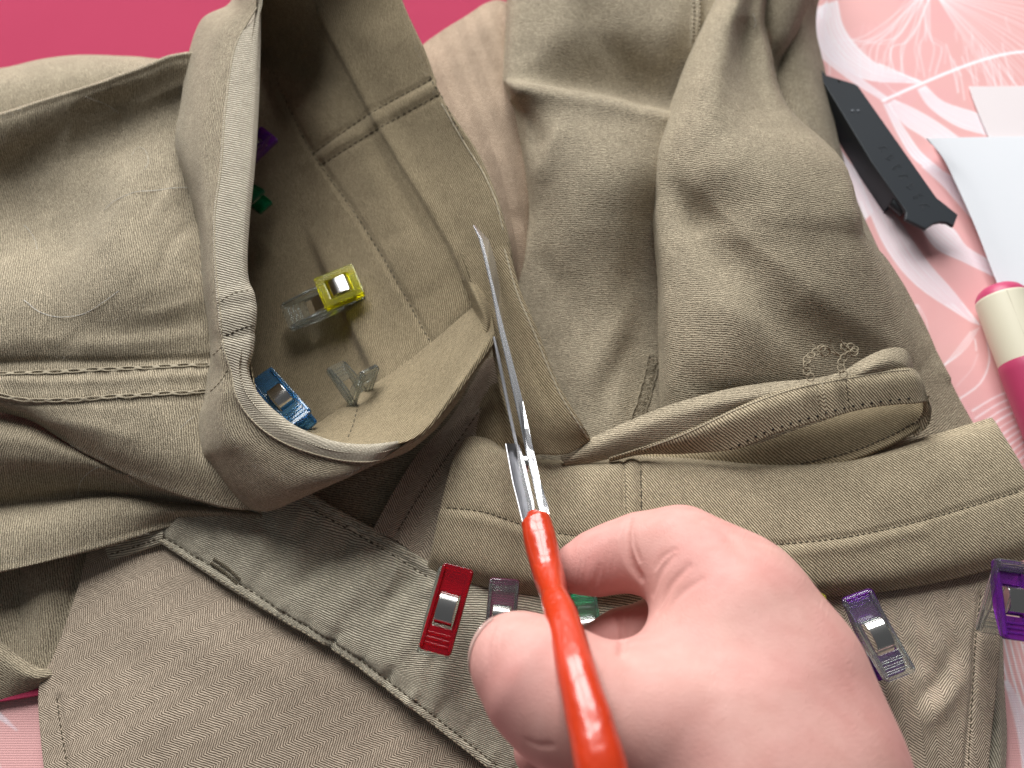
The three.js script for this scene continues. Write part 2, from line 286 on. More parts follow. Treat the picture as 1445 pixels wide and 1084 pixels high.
// back leg at top left
S('backleg', 'leg', M.brushed, { nu: 60, nv: 40, rib: [.3, 1], wrinkle: .5, roll: { t: 1.2 }, rows: [
  [[-60, 104, .7], [0, 96, .8], [60, 83, .8], [110, 77, .8], [180, 79, .8], [250, 86, .8], [330, 96, .8]],
  [[-60, 112, 1.5], [0, 105, 1.7], [60, 93, 1.7], [110, 87, 1.7], [180, 89, 1.7], [250, 96, 1.6], [330, 106, 1.6]],
  [[-60, 150, 2.0], [0, 140, 2.1], [60, 128, 2.1], [110, 120, 2.1], [180, 115, 2.0], [250, 120, 2.0], [330, 130, 2.0]],
  [[-60, 240, 1.6], [0, 230, 1.6], [60, 220, 1.6], [110, 210, 1.6], [180, 200, 1.5], [250, 200, 1.5], [330, 200, 1.5]]] });
// front panel on the left
S('panel', 'front_panel', M.brushed, { nu: 150, nv: 170, rib: [.12, 1], wrinkle: 1.1, wrinkleLen: .024, fine: .1, roll: { b: .8 }, rows: [
  [[-70, 192, 1.8], [60, 152, 1.9], [130, 134, 2.0], [200, 112, 2.2], [262, 92, 2.2], [330, 90, 2.2]],
  [[-70, 178, 3.95], [60, 138, 4.05], [130, 117, 4.2], [200, 94, 4.3], [255, 74, 4.35], [330, 70, 4.0]],
  [[-70, 192, 4.12], [60, 151, 4.2], [130, 129, 4.35], [200, 106, 4.4], [255, 86, 4.45], [330, 86, 4.0]],
  [[-70, 224, 3.75], [60, 186, 3.8], [130, 163, 3.85], [200, 140, 3.9], [257, 118, 4.0], [330, 118, 3.7]],
  [[-70, 275, 2.9], [60, 240, 3.0], [130, 212, 3.2], [200, 186, 3.35], [262, 164, 3.4], [330, 164, 3.3]],
  [[-70, 340, 2.7], [60, 312, 2.8], [130, 290, 3.35], [200, 275, 3.75], [275, 275, 3.5], [330, 270, 3.0]],
  [[-70, 420, 3.5], [60, 395, 3.65], [130, 390, 4.05], [200, 385, 4.1], [290, 380, 3.7], [340, 380, 3.2]],
  [[-70, 485, 3.65], [60, 470, 3.7], [130, 470, 3.8], [200, 466, 3.8], [300, 455, 3.4], [350, 450, 3.0]],
  [[-70, 522, 3.2], [60, 516, 3.3], [130, 516, 3.4], [200, 514, 3.4], [300, 508, 3.2], [350, 505, 3.0]],
  [[-70, 548, 3.3], [60, 562, 3.3], [130, 560, 3.35], [210, 556, 3.4], [300, 552, 3.2], [360, 555, 3.0]],
  [[-70, 556, 3.0], [60, 590, 3.0], [130, 612, 3.15], [220, 640, 3.25], [300, 650, 3.1], [370, 660, 3.0]],
  [[-70, 560, 2.3], [55, 602, 2.4], [122, 640, 2.55], [200, 678, 2.6], [310, 713, 2.6], [380, 716, 2.5]]],
  ridges: [[-3.2, 34, 48, [[255, 128], [133, 165], [40, 215], [10, 300], [30, 380]], 1], [2.2, 40, 40, [[250, 190], [190, 260], [170, 330], [200, 400]], 1], [-1.8, 26, 34, [[30, 400], [110, 330], [130, 260]], 1], [-1.3, 12, 30, [[90, 474], [200, 466], [300, 452]], 1], [.8, 8, 14, [[270, 240], [225, 290], [205, 340]], 1], [-.8, 8, 10, [[280, 300], [240, 340], [225, 390]], 1], [.6, 8, 12, [[285, 420], [230, 440], [180, 445]], 1], [-.7, 8, 12, [[150, 118], [170, 160], [160, 200]], 1], [.7, 10, 12, [[90, 135], [100, 180], [80, 230]], 1], [.6, 10, 10, [[40, 590], [120, 600], [200, 620]], 1],
    [.7, 7, 7, [[-70, 532], [60, 540], [160, 538], [300, 530]]], [-.8, 5, 5, [[-70, 515], [60, 510], [160, 510], [300, 505]]], ...[128, 160, 190, 214, 240, 268, 288].map((x, i) => [i % 2 ? .45 : .3, 6, 6, [[x, 526], [x - 2, 552]]]), [-.4, 4, 4, [[-60, 565], [60, 572], [160, 568], [300, 562]]],
    [.6, 14, 14, [[250, 600], [270, 640], [320, 700]], 1], [-1.2, 14, 20, [[245, 190], [262, 290], [285, 400]], 1]] });
// soft folds below it
S('folds', 'leg_fold', M.brushed, { nu: 110, nv: 110, rib: [.1, 1], wrinkle: .6, rows: [
  [[-70, 540, 1.2], [40, 575, 1.2], [150, 640, 1.2], [260, 680, 1.4], [370, 705, 1.6]],
  [[-70, 590, 2.6], [40, 612, 2.6], [150, 656, 2.3], [260, 696, 2.0], [370, 710, 1.7]],
  [[-70, 640, 2.55], [40, 648, 2.4], [150, 672, 2.0], [260, 702, 1.8], [370, 714, 1.6]],
  [[-70, 690, 1.7], [40, 684, 1.55], [150, 688, 1.45], [260, 707, 1.5], [370, 719, 1.5]],
  [[-70, 722, .9], [40, 708, .9], [150, 698, 1.0], [260, 711, 1.35], [370, 723, 1.5]],
  [[-70, 740, 1.5], [40, 724, 1.5], [150, 708, 1.55], [260, 715, 1.65], [370, 726, 1.6]],
  [[-70, 765, 1.8], [40, 748, 1.8], [150, 728, 1.75], [260, 722, 1.75], [370, 729, 1.6]],
  [[-70, 806, 1.75], [40, 788, 1.75], [150, 760, 1.6], [260, 733, 1.4], [370, 734, 1.35]],
  [[-70, 820, 1.6], [40, 799, 1.6], [150, 771, 1.45], [260, 740, 1.3], [370, 737, 1.2]],
  [[-70, 790, .6], [40, 775, .6], [150, 755, .6], [260, 732, .8], [370, 730, .9]]], ridges: [[.6, 10, 10, [[0, 640], [60, 650], [140, 662]], 1]] });
// hanging loop at lower left
S('loopback', 'leg_lining', M.brushed, { nu: 30, nv: 30, rows: [[[-60, 780, .45], [60, 770, .45], [130, 760, .5]], [[-60, 880, .40], [40, 880, .40], [100, 870, .45]], [[-60, 1000, .36], [30, 975, .36], [80, 955, .4]]], rib: [.2, 1] });
S('loopside', 'leg_fold', M.brushed, { nu: 50, nv: 50, rib: [.1, 1], wrinkle: .5, roll: { l: .8, r: .8 }, rows: [
  [[28, 770, 0.42], [44, 768, 0.71], [72, 764, 0.83], [100, 758, 0.71], [122, 752, 0.42]],
  [[28, 835, 0.42], [42, 836, 0.64], [66, 836, 0.75], [92, 830, 0.60], [108, 826, 0.42]],
  [[24, 885, 0.42], [40, 890, 0.49], [62, 890, 0.60], [84, 885, 0.49], [97, 880, 0.42]],
  [[14, 915, 0.42], [34, 926, 0.42], [58, 932, 0.45], [78, 930, 0.42], [88, 925, 0.42]],
  [[20, 940, 0.42], [40, 952, 0.42], [60, 958, 0.42], [76, 954, 0.42], [84, 948, 0.42]]] });
S('looplip', 'leg_fold', M.brushed, { nu: 50, nv: 30, rib: [1, .6], wrinkle: .4, roll: { t: .8, b: .8 }, rows: [
  [[-60, 880, 0.66], [0, 908, 0.72], [28, 930, 0.72], [55, 945, 0.66], [84, 945, 0.50]],
  [[-60, 910, 0.83], [0, 932, 0.83], [24, 947, 0.83], [52, 957, 0.72], [82, 953, 0.50]],
  [[-60, 960, 0.61], [0, 962, 0.61], [22, 965, 0.61], [50, 966, 0.50], [78, 960, 0.33]],
  [[-60, 1010, 0.28], [0, 989, 0.28], [20, 983, 0.28], [46, 975, 0.28], [74, 965, 0.22]]] });
// herringbone pocket bag at the bottom
S('bag', 'pocket_bag', M.herring, { nu: 140, nv: 110, rib: [1, -.52], wrinkle: .9, wrinkleLen: .035, roll: { l: .4 }, rows: [
  [[132, 745, .75], [180, 742, .8], [260, 740, .9], [380, 740, .9], [520, 800, .8]],
  [[104, 850, .7], [200, 850, 1.0], [320, 850, 1.05], [420, 850, .9], [540, 850, .8]],
  [[76, 925, .6], [200, 935, .95], [340, 930, 1.1], [480, 940, .95], [600, 960, .8]],
  [[54, 978, .5], [180, 1000, .9], [340, 1005, 1.05], [500, 1010, .9], [660, 1030, .8]],
  [[66, 1110, .45], [180, 1110, .75], [340, 1110, .9], [520, 1110, .85], [740, 1110, .8]]],
  ridges: [[-.5, 4, 4, [[82, 985], [90, 1040], [98, 1090]]], [-.8, 26, 30, [[300, 800], [350, 860], [420, 930]], 1], [.7, 40, 40, [[180, 900], [330, 900], [430, 990]], 1], [.5, 20, 26, [[120, 830], [110, 900], [90, 970]], 1]] });
// washed seam band running down to the right
const puck = []; for (let i = 0; i < 16; i++) { const t = i / 15, x = lerp(240, 800, t), y = lerp(770, 1170, t); const L = rr(28, 60); puck.push([rr(.6, 1.3) * (rnd() < .5 ? -1 : 1), 5, 8, [[x + rr(-8, 8), y - 6], [x + L * .4, y - L]], 1]); }
for (let i = 0; i < 9; i++) { const t = i / 8, x = lerp(430, 610, t), y = lerp(712, 815, t); const L = rr(26, 60); puck.push([rr(.7, 1.5) * (i % 2 ? -1 : 1), 6, 8, [[x - 4, y + 6], [x - L * .45, y + L]], 1]); }
S('band', 'seam_band', M.band, { nu: 170, nv: 90, rib: [1, .06], wrinkle: .55, wrinkleLen: .014, fine: .12, roll: { b: .9, t: .7, l: .7 }, rows: [
  [[400, 672, 1.6], [450, 706, 1.75], [543, 757, 1.9], [632, 806, 2.0], [720, 800, 2.0], [820, 800, 1.9], [930, 810, 1.8], [1040, 900, 1.6]],
  [[330, 700, 1.55], [415, 750, 1.75], [500, 800, 1.85], [590, 855, 1.9], [680, 880, 1.9], [780, 910, 1.8], [870, 940, 1.7], [980, 1000, 1.5]],
  [[250, 735, 1.4], [365, 805, 1.6], [445, 862, 1.7], [530, 925, 1.7], [620, 960, 1.7], [710, 1010, 1.65], [790, 1050, 1.6], [880, 1120, 1.5]],
  [[204, 750, 1.15], [319, 827, 1.3], [390, 871, 1.35], [480, 924, 1.4], [560, 984, 1.4], [640, 1044, 1.4], [720, 1110, 1.4], [800, 1180, 1.35]]],
  ridges: [[-.45, 3, 3, [[216, 750], [330, 820], [400, 866], [490, 920], [570, 980], [700, 1080]]], [.45, 5, 5, [[210, 752], [322, 824], [394, 868], [484, 921], [566, 982], [690, 1078]]], [-.5, 3, 3, [[430, 706], [540, 770], [612, 818]]], [.4, 5, 5, [[436, 702], [546, 764], [618, 812]]],
    [-1.9, 13, 13, [[505, 742], [450, 795], [410, 835]], 1], [1.5, 14, 12, [[470, 726], [405, 790]], 1], [-1.5, 10, 12, [[585, 794], [548, 850], [530, 880]], 1], [1.4, 18, 16, [[556, 776], [480, 860], [460, 890]], 1], [-1.3, 9, 12, [[345, 715], [378, 755], [400, 800]], 1], [1.0, 10, 12, [[310, 730], [330, 780]], 1], [-1.2, 10, 12, [[640, 880], [610, 940], [600, 985]], 1], [1.1, 12, 12, [[610, 850], [560, 930]], 1], [-1.0, 9, 10, [[430, 720], [425, 760], [450, 800]], 1], ...puck] });
S('bandend', 'seam_band', M.band, { nu: 30, nv: 12, rib: [1, -.2], roll: { l: .7, b: .8 }, rows: [[[149, 770, .95], [185, 760, 1.1], [230, 744, 1.3]], [[152, 780, .95], [186, 770, 1.1], [230, 754, 1.3]], [[156, 788, .9], [188, 779, 1.0], [228, 766, 1.15]]] });

// cloth under the ring: cloth lying in the gap
S('gap', 'leg', M.brushed, { nu: 70, nv: 70, rib: [1, .1], wrinkle: 1.0, rows: [
  [[400, 470, .6], [560, 470, .6], [700, 440, .7], [790, 440, .2]],
  [[400, 600, .8], [540, 590, 1.0], [680, 560, 1.0], [790, 560, .3]],
  [[400, 700, 1.0], [520, 690, 1.3], [660, 680, 1.2], [800, 680, .5]],
  [[400, 760, 1.0], [520, 770, 1.1], [660, 780, 1.2], [800, 780, 1.2]]], ridges: [[.8, 10, 14, [[470, 690], [540, 660], [600, 600]], 1]] });
S('gapbag', 'pocket_bag', M.herring, { nu: 70, nv: 90, rib: [-.45, 1], wrinkle: .5, roll: { l: .5, t: .5 }, rows: [
  [[686, 508, 1.2], [700, 505, 1.7], [716, 508, 1.9], [730, 515, 1.9]],
  [[640, 585, 1.3], [668, 585, 1.9], [700, 588, 1.8], [740, 590, 1.6]],
  [[592, 640, 1.6], [632, 645, 2.1], [680, 650, 1.9], [740, 650, 1.5]],
  [[556, 695, 1.8], [596, 705, 2.1], [650, 715, 2.0], [740, 715, 1.5]],
  [[527, 748, 1.9], [562, 765, 2.0], [620, 800, 1.9], [740, 800, 1.5]]],
  ridges: [[-.6, 4, 4, [[685, 560], [640, 620], [590, 690], [556, 756]]], [.6, 8, 8, [[697, 520], [690, 590], [722, 640]], 1]] });
S('gapflap', 'pocket_facing', M.twill, { nu: 40, nv: 40, rib: [.7, 1], wrinkle: .4, roll: { l: .5 }, rows: [[[690, 545, 1.9], [705, 540, 2.1], [740, 540, 2.0]], [[662, 600, 1.8], [700, 600, 2.3], [745, 600, 2.0]], [[640, 650, 1.6], [700, 655, 2.0], [750, 660, 1.8]]], ridges: [[-.9, 5, 5, [[700, 555], [712, 600], [725, 645]]]] });

// peach herringbone behind the ring
S('peach', 'pocket_bag', M.peach, { nu: 80, nv: 90, rib: [.35, 1], wrinkle: .9, roll: { l: .6, t: .8 }, rows: [
  [[560, 95, 1.0], [610, 52, 1.6], [660, 20, 2.0], [690, 2, 2.0], [716, 4, 2.0], [760, 30, 1.5]],
  [[570, 130, 1.4], [618, 95, 2.0], [665, 60, 2.3], [698, 40, 2.3], [730, 40, 1.8], [780, 60, 1.2]],
  [[590, 200, 1.6], [640, 180, 2.1], [690, 150, 2.3], [720, 140, 2.0], [750, 140, 1.4], [790, 150, 1.0]],
  [[620, 280, 1.4], [680, 270, 1.8], [715, 250, 1.9], [740, 240, 1.7], [765, 240, 1.2], [800, 250, .9]],
  [[650, 380, 1.0], [710, 360, 1.2], [730, 345, 1.3], [748, 340, 1.1], [765, 340, .6], [785, 350, .3]],
  [[670, 450, .4], [715, 440, .4], [728, 430, .4], [740, 430, .35], [752, 430, .3], [765, 440, .3]]],
  ridges: [[.5, 12, 12, [[690, 200], [720, 260]], 1], [-.6, 8, 12, [[720, 300], [740, 320]], 1], [.5, 8, 8, [[705, 20], [712, 60], [716, 110]], 1]] });

// trouser leg in the middle
S('midleg', 'trouser_leg', M.brushed, { nu: 140, nv: 170, rib: [1, .03], wrinkle: .9, wrinkleLen: .03, fine: .06, roll: { l: .5 }, rows: [
  [[716, -60, 2.4], [730, -60, 3.6], [800, -60, 4.2], [880, -60, 4.0], [960, -60, 3.6], [1060, -60, 3.0]],
  [[714, 40, 2.2], [726, 40, 3.2], [790, 40, 3.6], [870, 40, 3.4], [960, 40, 3.2], [1050, 40, 2.8]],
  [[710, 106, 2.2], [724, 106, 3.0], [790, 118, 2.8], [885, 132, 2.0], [955, 146, 1.8], [1020, 150, 1.8]],
  [[712, 122, 2.2], [726, 122, 3.6], [795, 130, 3.75], [890, 146, 3.5], [955, 162, 3.2], [1010, 172, 2.7]],
  [[722, 160, 2.0], [738, 160, 3.1], [800, 165, 3.6], [890, 180, 3.5], [950, 190, 3.1], [1000, 200, 2.6]],
  [[742, 240, 1.7], [756, 240, 2.6], [815, 240, 3.5], [880, 245, 3.6], [945, 250, 2.8], [990, 260, 2.2]],
  [[748, 310, 1.3], [764, 310, 2.0], [815, 312, 2.9], [872, 315, 2.9], [930, 318, 1.9], [990, 320, 1.3]],
  [[734, 390, .8], [756, 390, 1.2], [810, 390, 2.0], [865, 392, 2.1], [925, 392, 1.1], [990, 392, .7]],
  [[730, 470, .6], [770, 470, .9], [815, 470, 1.4], [865, 470, 1.5], [920, 470, .8], [990, 470, .5]],
  [[740, 560, .6], [790, 560, .8], [830, 560, 1.2], [870, 560, 1.2], [920, 560, .7], [990, 560, .5]],
  [[760, 670, .5], [800, 670, .8], [850, 670, 1.1], [890, 670, 1.0], [930, 670, .7], [990, 670, .5]]],
  ridges: [[-2.6, 22, 26, [[820, -20], [850, 45], [895, 120], [925, 150]], 1], [1.4, 26, 22, [[960, -30], [945, 60], [930, 110]], 1], [1.3, 20, 30, [[790, 20], [770, 80], [722, 112]], 1], [1.3, 16, 22, [[905, 400], [860, 480], [815, 560]], 1], [-.8, 16, 20, [[800, 380], [812, 430], [800, 500]], 1], [-1.0, 18, 18, [[752, 350], [780, 400], [790, 450]], 1], [-2.8, 15, 20, [[718, 140], [742, 172], [760, 215]], 1], [1.4, 14, 18, [[800, 170], [778, 210], [758, 262]], 1], [1.6, 5, 6, [[983, -40], [984, 20], [980, 66]]], [-1, 16, 14, [[900, 470], [860, 540], [840, 600]], 1], [.7, 16, 16, [[880, 520], [860, 620]], 1]] });
stitches(pants, T.midleg, [[979, -10], [980, 20], [978, 60]], M.threadKhaki, { step: 6, r: .45, lift: .2 });
stitches(pants, T.midleg, [[987, -10], [988, 20], [985, 58]], M.threadKhaki, { step: 6, r: .45, lift: .2 });
// trouser leg at right with deep folds
S('backfold', 'leg_fold', M.brushed, { nu: 50, nv: 80, rib: [.2, 1], wrinkle: .6, roll: { r: 1.0 }, rows: [
  [[1040, -60, 2.0], [1100, -60, 2.6], [1150, -60, 2.2], [1176, -60, .8]],
  [[1050, 30, 2.0], [1100, 30, 2.4], [1136, 28, 1.9], [1151, 26, .7]],
  [[1070, 110, 1.6], [1120, 110, 2.1], [1150, 108, 1.8], [1166, 106, .6]],
  [[1090, 200, 1.5], [1140, 200, 2.0], [1172, 200, 1.5], [1184, 200, .5]],
  [[1130, 290, 1.2], [1170, 290, 1.6], [1202, 292, 1.2], [1214, 292, .4]],
  [[1180, 380, 1.0], [1215, 380, 1.3], [1244, 382, .9], [1256, 382, .3]],
  [[1240, 470, .8], [1270, 470, .9], [1290, 470, .6], [1300, 470, .3]]], ridges: [[-.8, 8, 8, [[1110, 90], [1150, 170], [1185, 240]], 1]] });
S('backfold2', 'leg_fold', M.brushed, { nu: 50, nv: 60, rib: [.2, 1], wrinkle: .5, roll: { r: .9 }, rows: [
  [[1040, -60, 3.0], [1090, -60, 3.8], [1140, -60, 3.6], [1160, -60, 2.6]],
  [[1050, -10, 2.8], [1090, -10, 3.6], [1130, -8, 3.3], [1148, -6, 2.4]],
  [[1060, 40, 2.4], [1090, 44, 3.1], [1112, 50, 2.9], [1122, 52, 2.2]],
  [[1070, 90, 1.8], [1085, 92, 2.3], [1096, 94, 2.2], [1104, 94, 1.8]],
  [[1080, 160, 1.2], [1090, 160, 1.5], [1100, 160, 1.4], [1108, 160, 1.2]]] });
S('rightleg', 'trouser_leg', M.brushed, { nu: 170, nv: 190, rib: [1, .14], wrinkle: 1.0, wrinkleLen: .03, fine: .06, roll: { l: 1.3 }, rows: [
  [[1034, -60, 2.8], [1042, -60, 4.2], [1062, -60, 4.8], [1080, -60, 4.6], [1094, -60, 4.2], [1100, -60, 3.0]],
  [[1002, 10, 2.8], [1010, 10, 4.3], [1036, 10, 4.9], [1060, 12, 4.4], [1076, 14, 4.1], [1082, 14, 3.0]],
  [[979, 62, 2.7], [988, 62, 4.2], [1020, 62, 4.8], [1056, 64, 4.0], [1082, 66, 3.9], [1089, 66, 3.0]],
  [[950, 150, 2.6], [960, 150, 4.0], [1005, 150, 4.9], [1062, 150, 4.4], [1108, 152, 4.0], [1118, 154, 2.8]],
  [[926, 230, 2.4], [940, 230, 3.7], [1005, 230, 4.8], [1085, 228, 5.0], [1168, 226, 4.5], [1188, 224, 4.0]],
  [[922, 300, 2.2], [938, 300, 3.4], [1010, 300, 4.0], [1095, 300, 4.7], [1186, 298, 4.3], [1203, 297, 3.7]],
  [[924, 336, 2.1], [941, 336, 3.35], [1016, 336, 3.95], [1104, 336, 4.4], [1192, 336, 3.85], [1211, 336, 3.1]],
  [[926, 370, 2.0], [944, 370, 3.3], [1020, 370, 3.9], [1110, 372, 4.15], [1208, 374, 3.4], [1243, 370, 1.8]],
  [[930, 450, 1.8], [950, 450, 3.1], [1025, 450, 4.0], [1120, 450, 3.8], [1225, 446, 2.7], [1287, 440, .9]],
  [[932, 530, 1.5], [955, 530, 2.7], [1030, 530, 3.5], [1130, 530, 3.2], [1240, 524, 2.2], [1330, 520, .7]],
  [[934, 600, 1.1], [960, 600, 2.0], [1040, 600, 2.5], [1140, 600, 2.3], [1260, 596, 1.7], [1370, 592, .5]],
  [[934, 670, .9], [960, 670, 1.5], [1050, 670, 1.8], [1150, 670, 1.7], [1280, 660, 1.4], [1410, 650, .5]]],
  ridges: [[6.0, 30, 110, [[948, 225], [972, 236], [1005, 272], [1060, 345], [1130, 412], [1230, 470], [1310, 520]], 1], [2.0, 34, 26, [[938, 270], [958, 340], [1010, 420], [1090, 490], [1200, 570]], 1], [-1.4, 12, 12, [[952, 248], [962, 290], [990, 340]], 1], [-1.8, 22, 26, [[1052, 20], [1060, 80], [1100, 170]], 1], [1.4, 20, 22, [[1030, 20], [1010, 90], [980, 170], [945, 240]], 1], [-1.6, 24, 30, [[960, 520], [1010, 560], [1080, 575]], 1], [.8, 16, 26, [[1196, 250], [1206, 340]], 1]] });

// inside of the waist ring
S('inside', 'waistband_facing', M.twill, { nu: 170, nv: 190, u0: .6, rib: [.42, 1], wrinkle: .8, wrinkleLen: .03, fine: .04, roll: { r: .7 }, rows: [
  [[330, -160, 7.8], [400, -160, 8.2], [460, -150, 7.6], [500, -140, 6.6], [525, -130, 6.0]],
  [[330, -70, 6.6], [400, -70, 6.8], [465, -70, 6.4], [520, -70, 5.9], [548, -70, 5.6]],
  [[335, 0, 4.6], [400, 0, 5.0], [465, 0, 5.1], [520, 0, 5.0], [565, 0, 5.2]],
  [[338, 70, 2.6], [410, 70, 3.2], [480, 70, 4.1], [540, 70, 4.5], [596, 70, 4.9]],
  [[340, 150, 1.6], [420, 150, 2.2], [500, 150, 3.3], [565, 146, 3.9], [622, 140, 4.6]],
  [[342, 230, 1.0], [430, 235, 1.5], [530, 230, 3.0], [600, 225, 3.6], [674, 220, 4.4]],
  [[342, 310, .8], [440, 320, 1.1], [555, 315, 2.7], [635, 310, 3.5], [707, 305, 4.3]],
  [[342, 390, .8], [450, 400, 1.0], [575, 400, 2.5], [660, 395, 3.3], [720, 380, 3.9]],
  [[344, 470, .8], [470, 480, 1.0], [585, 480, 2.4], [650, 455, 2.9], [700, 430, 3.2]],
  [[350, 560, .9], [470, 560, 1.0], [560, 540, 2.2], [620, 510, 2.4], [650, 490, 2.4]],
  [[360, 620, 1.0], [450, 600, 1.1], [530, 570, 1.9], [580, 545, 2.1], [610, 525, 2.2]]],
  ridges: [[1.1, 5, 14, [[453, 20], [490, 90], [533, 173], [572, 239], [606, 292], [639, 349], [662, 400]]], [-1.0, 16, 10, [[480, 120], [530, 210], [575, 290], [610, 350]], 1],
    [-.7, 4, 4, [[395, 130], [440, 215], [500, 300], [550, 380], [600, 470], [620, 500]]], [.5, 9, 9, [[430, 232], [520, 180], [615, 122]]], [-.6, 3, 3, [[445, 214], [520, 160], [608, 112]]], [-.5, 3, 3, [[452, 232], [530, 184], [620, 134]]],
    [3.2, 9, 30, [[436, 318], [474, 395], [522, 500], [556, 575]], 1], [-.8, 24, 24, [[560, 60], [600, 130]], 1], [1.2, 34, 34, [[560, 330], [600, 420]], 1], [-1.4, 20, 26, [[400, 60], [470, 140]], 1], [1.2, 20, 20, [[470, 200], [420, 150]], 1]] });
// its right hand strip running down past the blades
S('strip', 'waistband', M.twill, { nu: 60, nv: 110, rib: [.75, 1], wrinkle: .5, fine: .04, roll: { r: .7, b: .5 }, rows: [
  [[650, 350, 3.62], [676, 350, 3.85], [700, 349, 4.15], [714, 347, 4.25]],
  [[670, 412, 3.4], [694, 412, 3.65], [718, 412, 3.95], [732, 411, 4.05]],
  [[690, 470, 3.3], [715, 470, 3.65], [740, 468, 3.85], [756, 466, 3.9]],
  [[703, 540, 3.2], [735, 540, 3.5], [762, 540, 3.6], [784, 538, 3.55]],
  [[722, 600, 3.0], [755, 600, 3.3], [785, 598, 3.35], [818, 596, 3.25]],
  [[748, 640, 2.75], [775, 640, 3.0], [802, 638, 2.85], [832, 621, 2.75]]],
  ridges: [[-.8, 8, 8, [[725, 430], [745, 510], [790, 600]], 1], [.9, 5, 7, [[668, 400], [690, 455], [700, 490]], 1]] });
S('stripfold', 'waistband', M.twill, { nu: 24, nv: 50, rib: [1, .5], wrinkle: .2, roll: { l: .7, r: .6 }, rows: [
  [[652, 395, 3.2], [662, 398, 3.7], [674, 402, 3.5]], [[664, 425, 3.3], [676, 428, 3.9], [690, 430, 3.6]], [[672, 452, 3.3], [686, 456, 3.9], [698, 458, 3.5]], [[664, 480, 3.0], [682, 484, 3.7], [697, 484, 3.2]], [[656, 505, 2.9], [672, 508, 3.4], [688, 506, 3.0]]] });
// front wall of the ring, seen from inside
S('wall', 'waistband_facing', M.twill, { nu: 130, nv: 50, rib: [1, -.35], wrinkle: .5, wrinkleLen: .02, fine: .04, rows: [
  [[350, 470, 2.0], [360, 540, 1.7], [385, 585, 1.6], [440, 600, 1.8], [500, 560, 2.0], [560, 520, 2.3], [610, 482, 2.7], [660, 440, 3.1], [686, 418, 3.4]],
  [[350, 480, 3.2], [361, 548, 3.0], [392, 590, 2.9], [452, 612, 2.9], [512, 590, 3.1], [572, 560, 3.3], [622, 520, 3.5], [668, 468, 3.6], [692, 440, 3.6]],
  [[350, 490, 4.4], [364, 556, 4.2], [400, 592, 4.1], [464, 620, 4.1], [520, 616, 4.1], [580, 598, 4.1], [628, 552, 4.0], [674, 490, 3.9], [697, 462, 3.8]],
  [[351, 498, 5.0], [365, 560, 4.9], [400, 594, 4.8], [464, 623, 4.7], [522, 629, 4.6], [586, 614, 4.5], [636, 556, 4.3], [679, 497, 4.1], [698, 470, 3.9]],
  [[351, 499, 4.9], [365, 561, 4.8], [400, 595, 4.7], [464, 624, 4.6], [523, 630, 4.52], [588, 619, 4.48], [640, 562, 4.28], [684, 502, 4.05], [702, 475, 3.86]]],
  ridges: [[-.5, 4, 4, [[506, 566], [498, 600], [488, 622]]], [.5, 14, 14, [[560, 550], [640, 500]], 1]] });
// pale ribbed facing edge of the ring
const lip = [[369, -70], [369, 3], [367, 66], [364, 150], [359, 233], [352, 300], [348, 360], [350, 396], [360, 430], [357, 492], [351, 519], [357, 543], [373, 566], [399, 589], [426, 606], [466, 621], [506, 627], [546, 625], [578, 617], [603, 598], [636, 553], [662, 517], [682, 493], [697, 469]];
const fac = [[372, -70], [362, 10], [332, 63], [317, 150], [310, 240], [302, 296], [301, 345], [304, 396], [308, 432], [314, 492], [325, 525], [331, 556], [345, 582], [368, 606], [402, 627], [448, 643], [492, 652], [532, 651], [564, 634], [597, 608], [638, 556], [665, 522], [685, 498], [700, 474]];
const lh = [6.4, 6.2, 6.1, 6.0, 5.9, 5.8, 5.7, 5.6, 5.5, 5.3, 5.15, 5.1, 5.0, 4.95, 4.9, 4.85, 4.8, 4.75, 4.65, 4.5, 4.3, 4.15, 4.0, 3.9];
const row = (f) => lip.map((_, i) => f(i));
const mix = (i, t, dh, a = lip, b = fac) => [lerp(a[i][0], b[i][0], t), lerp(a[i][1], b[i][1], t), lh[i] + dh];
S('facing', 'waistband_edge', M.pale, { nu: 230, nv: 24, rib: [1, .28], wrinkle: .2, fine: .05, roll: { t: .7, b: .3 }, rows: [row((i) => mix(i, 0, -.04)), row((i) => mix(i, .16, .07)), row((i) => mix(i, .5, .07)), row((i) => mix(i, 1, -.07))].map((r) => r.slice(0, 20).map((p, i) => [p[0], p[1], p[2] - [.0, .5, 1.0][Math.max(0, i - 17)]])), ridges: [[.5, 10, 10, [[300, 425], [360, 412]]], [-.6, 4, 4, [[305, 478], [362, 468]]], [.4, 12, 12, [[305, 450], [362, 440]]]] });
S('innerwall', 'waistband_facing', M.twill, { nu: 120, nv: 20, rib: [1, .3], rows: [row((i) => mix(i, .12, -.35)), row((i) => { const p = mix(i, .02, -1.2); return p; }), row((i) => { const p = mix(i, .1, 0); return [p[0], p[1], Math.min(2.4, lh[i] - 2.4)]; })].map((r) => r.slice(0, 11)) });
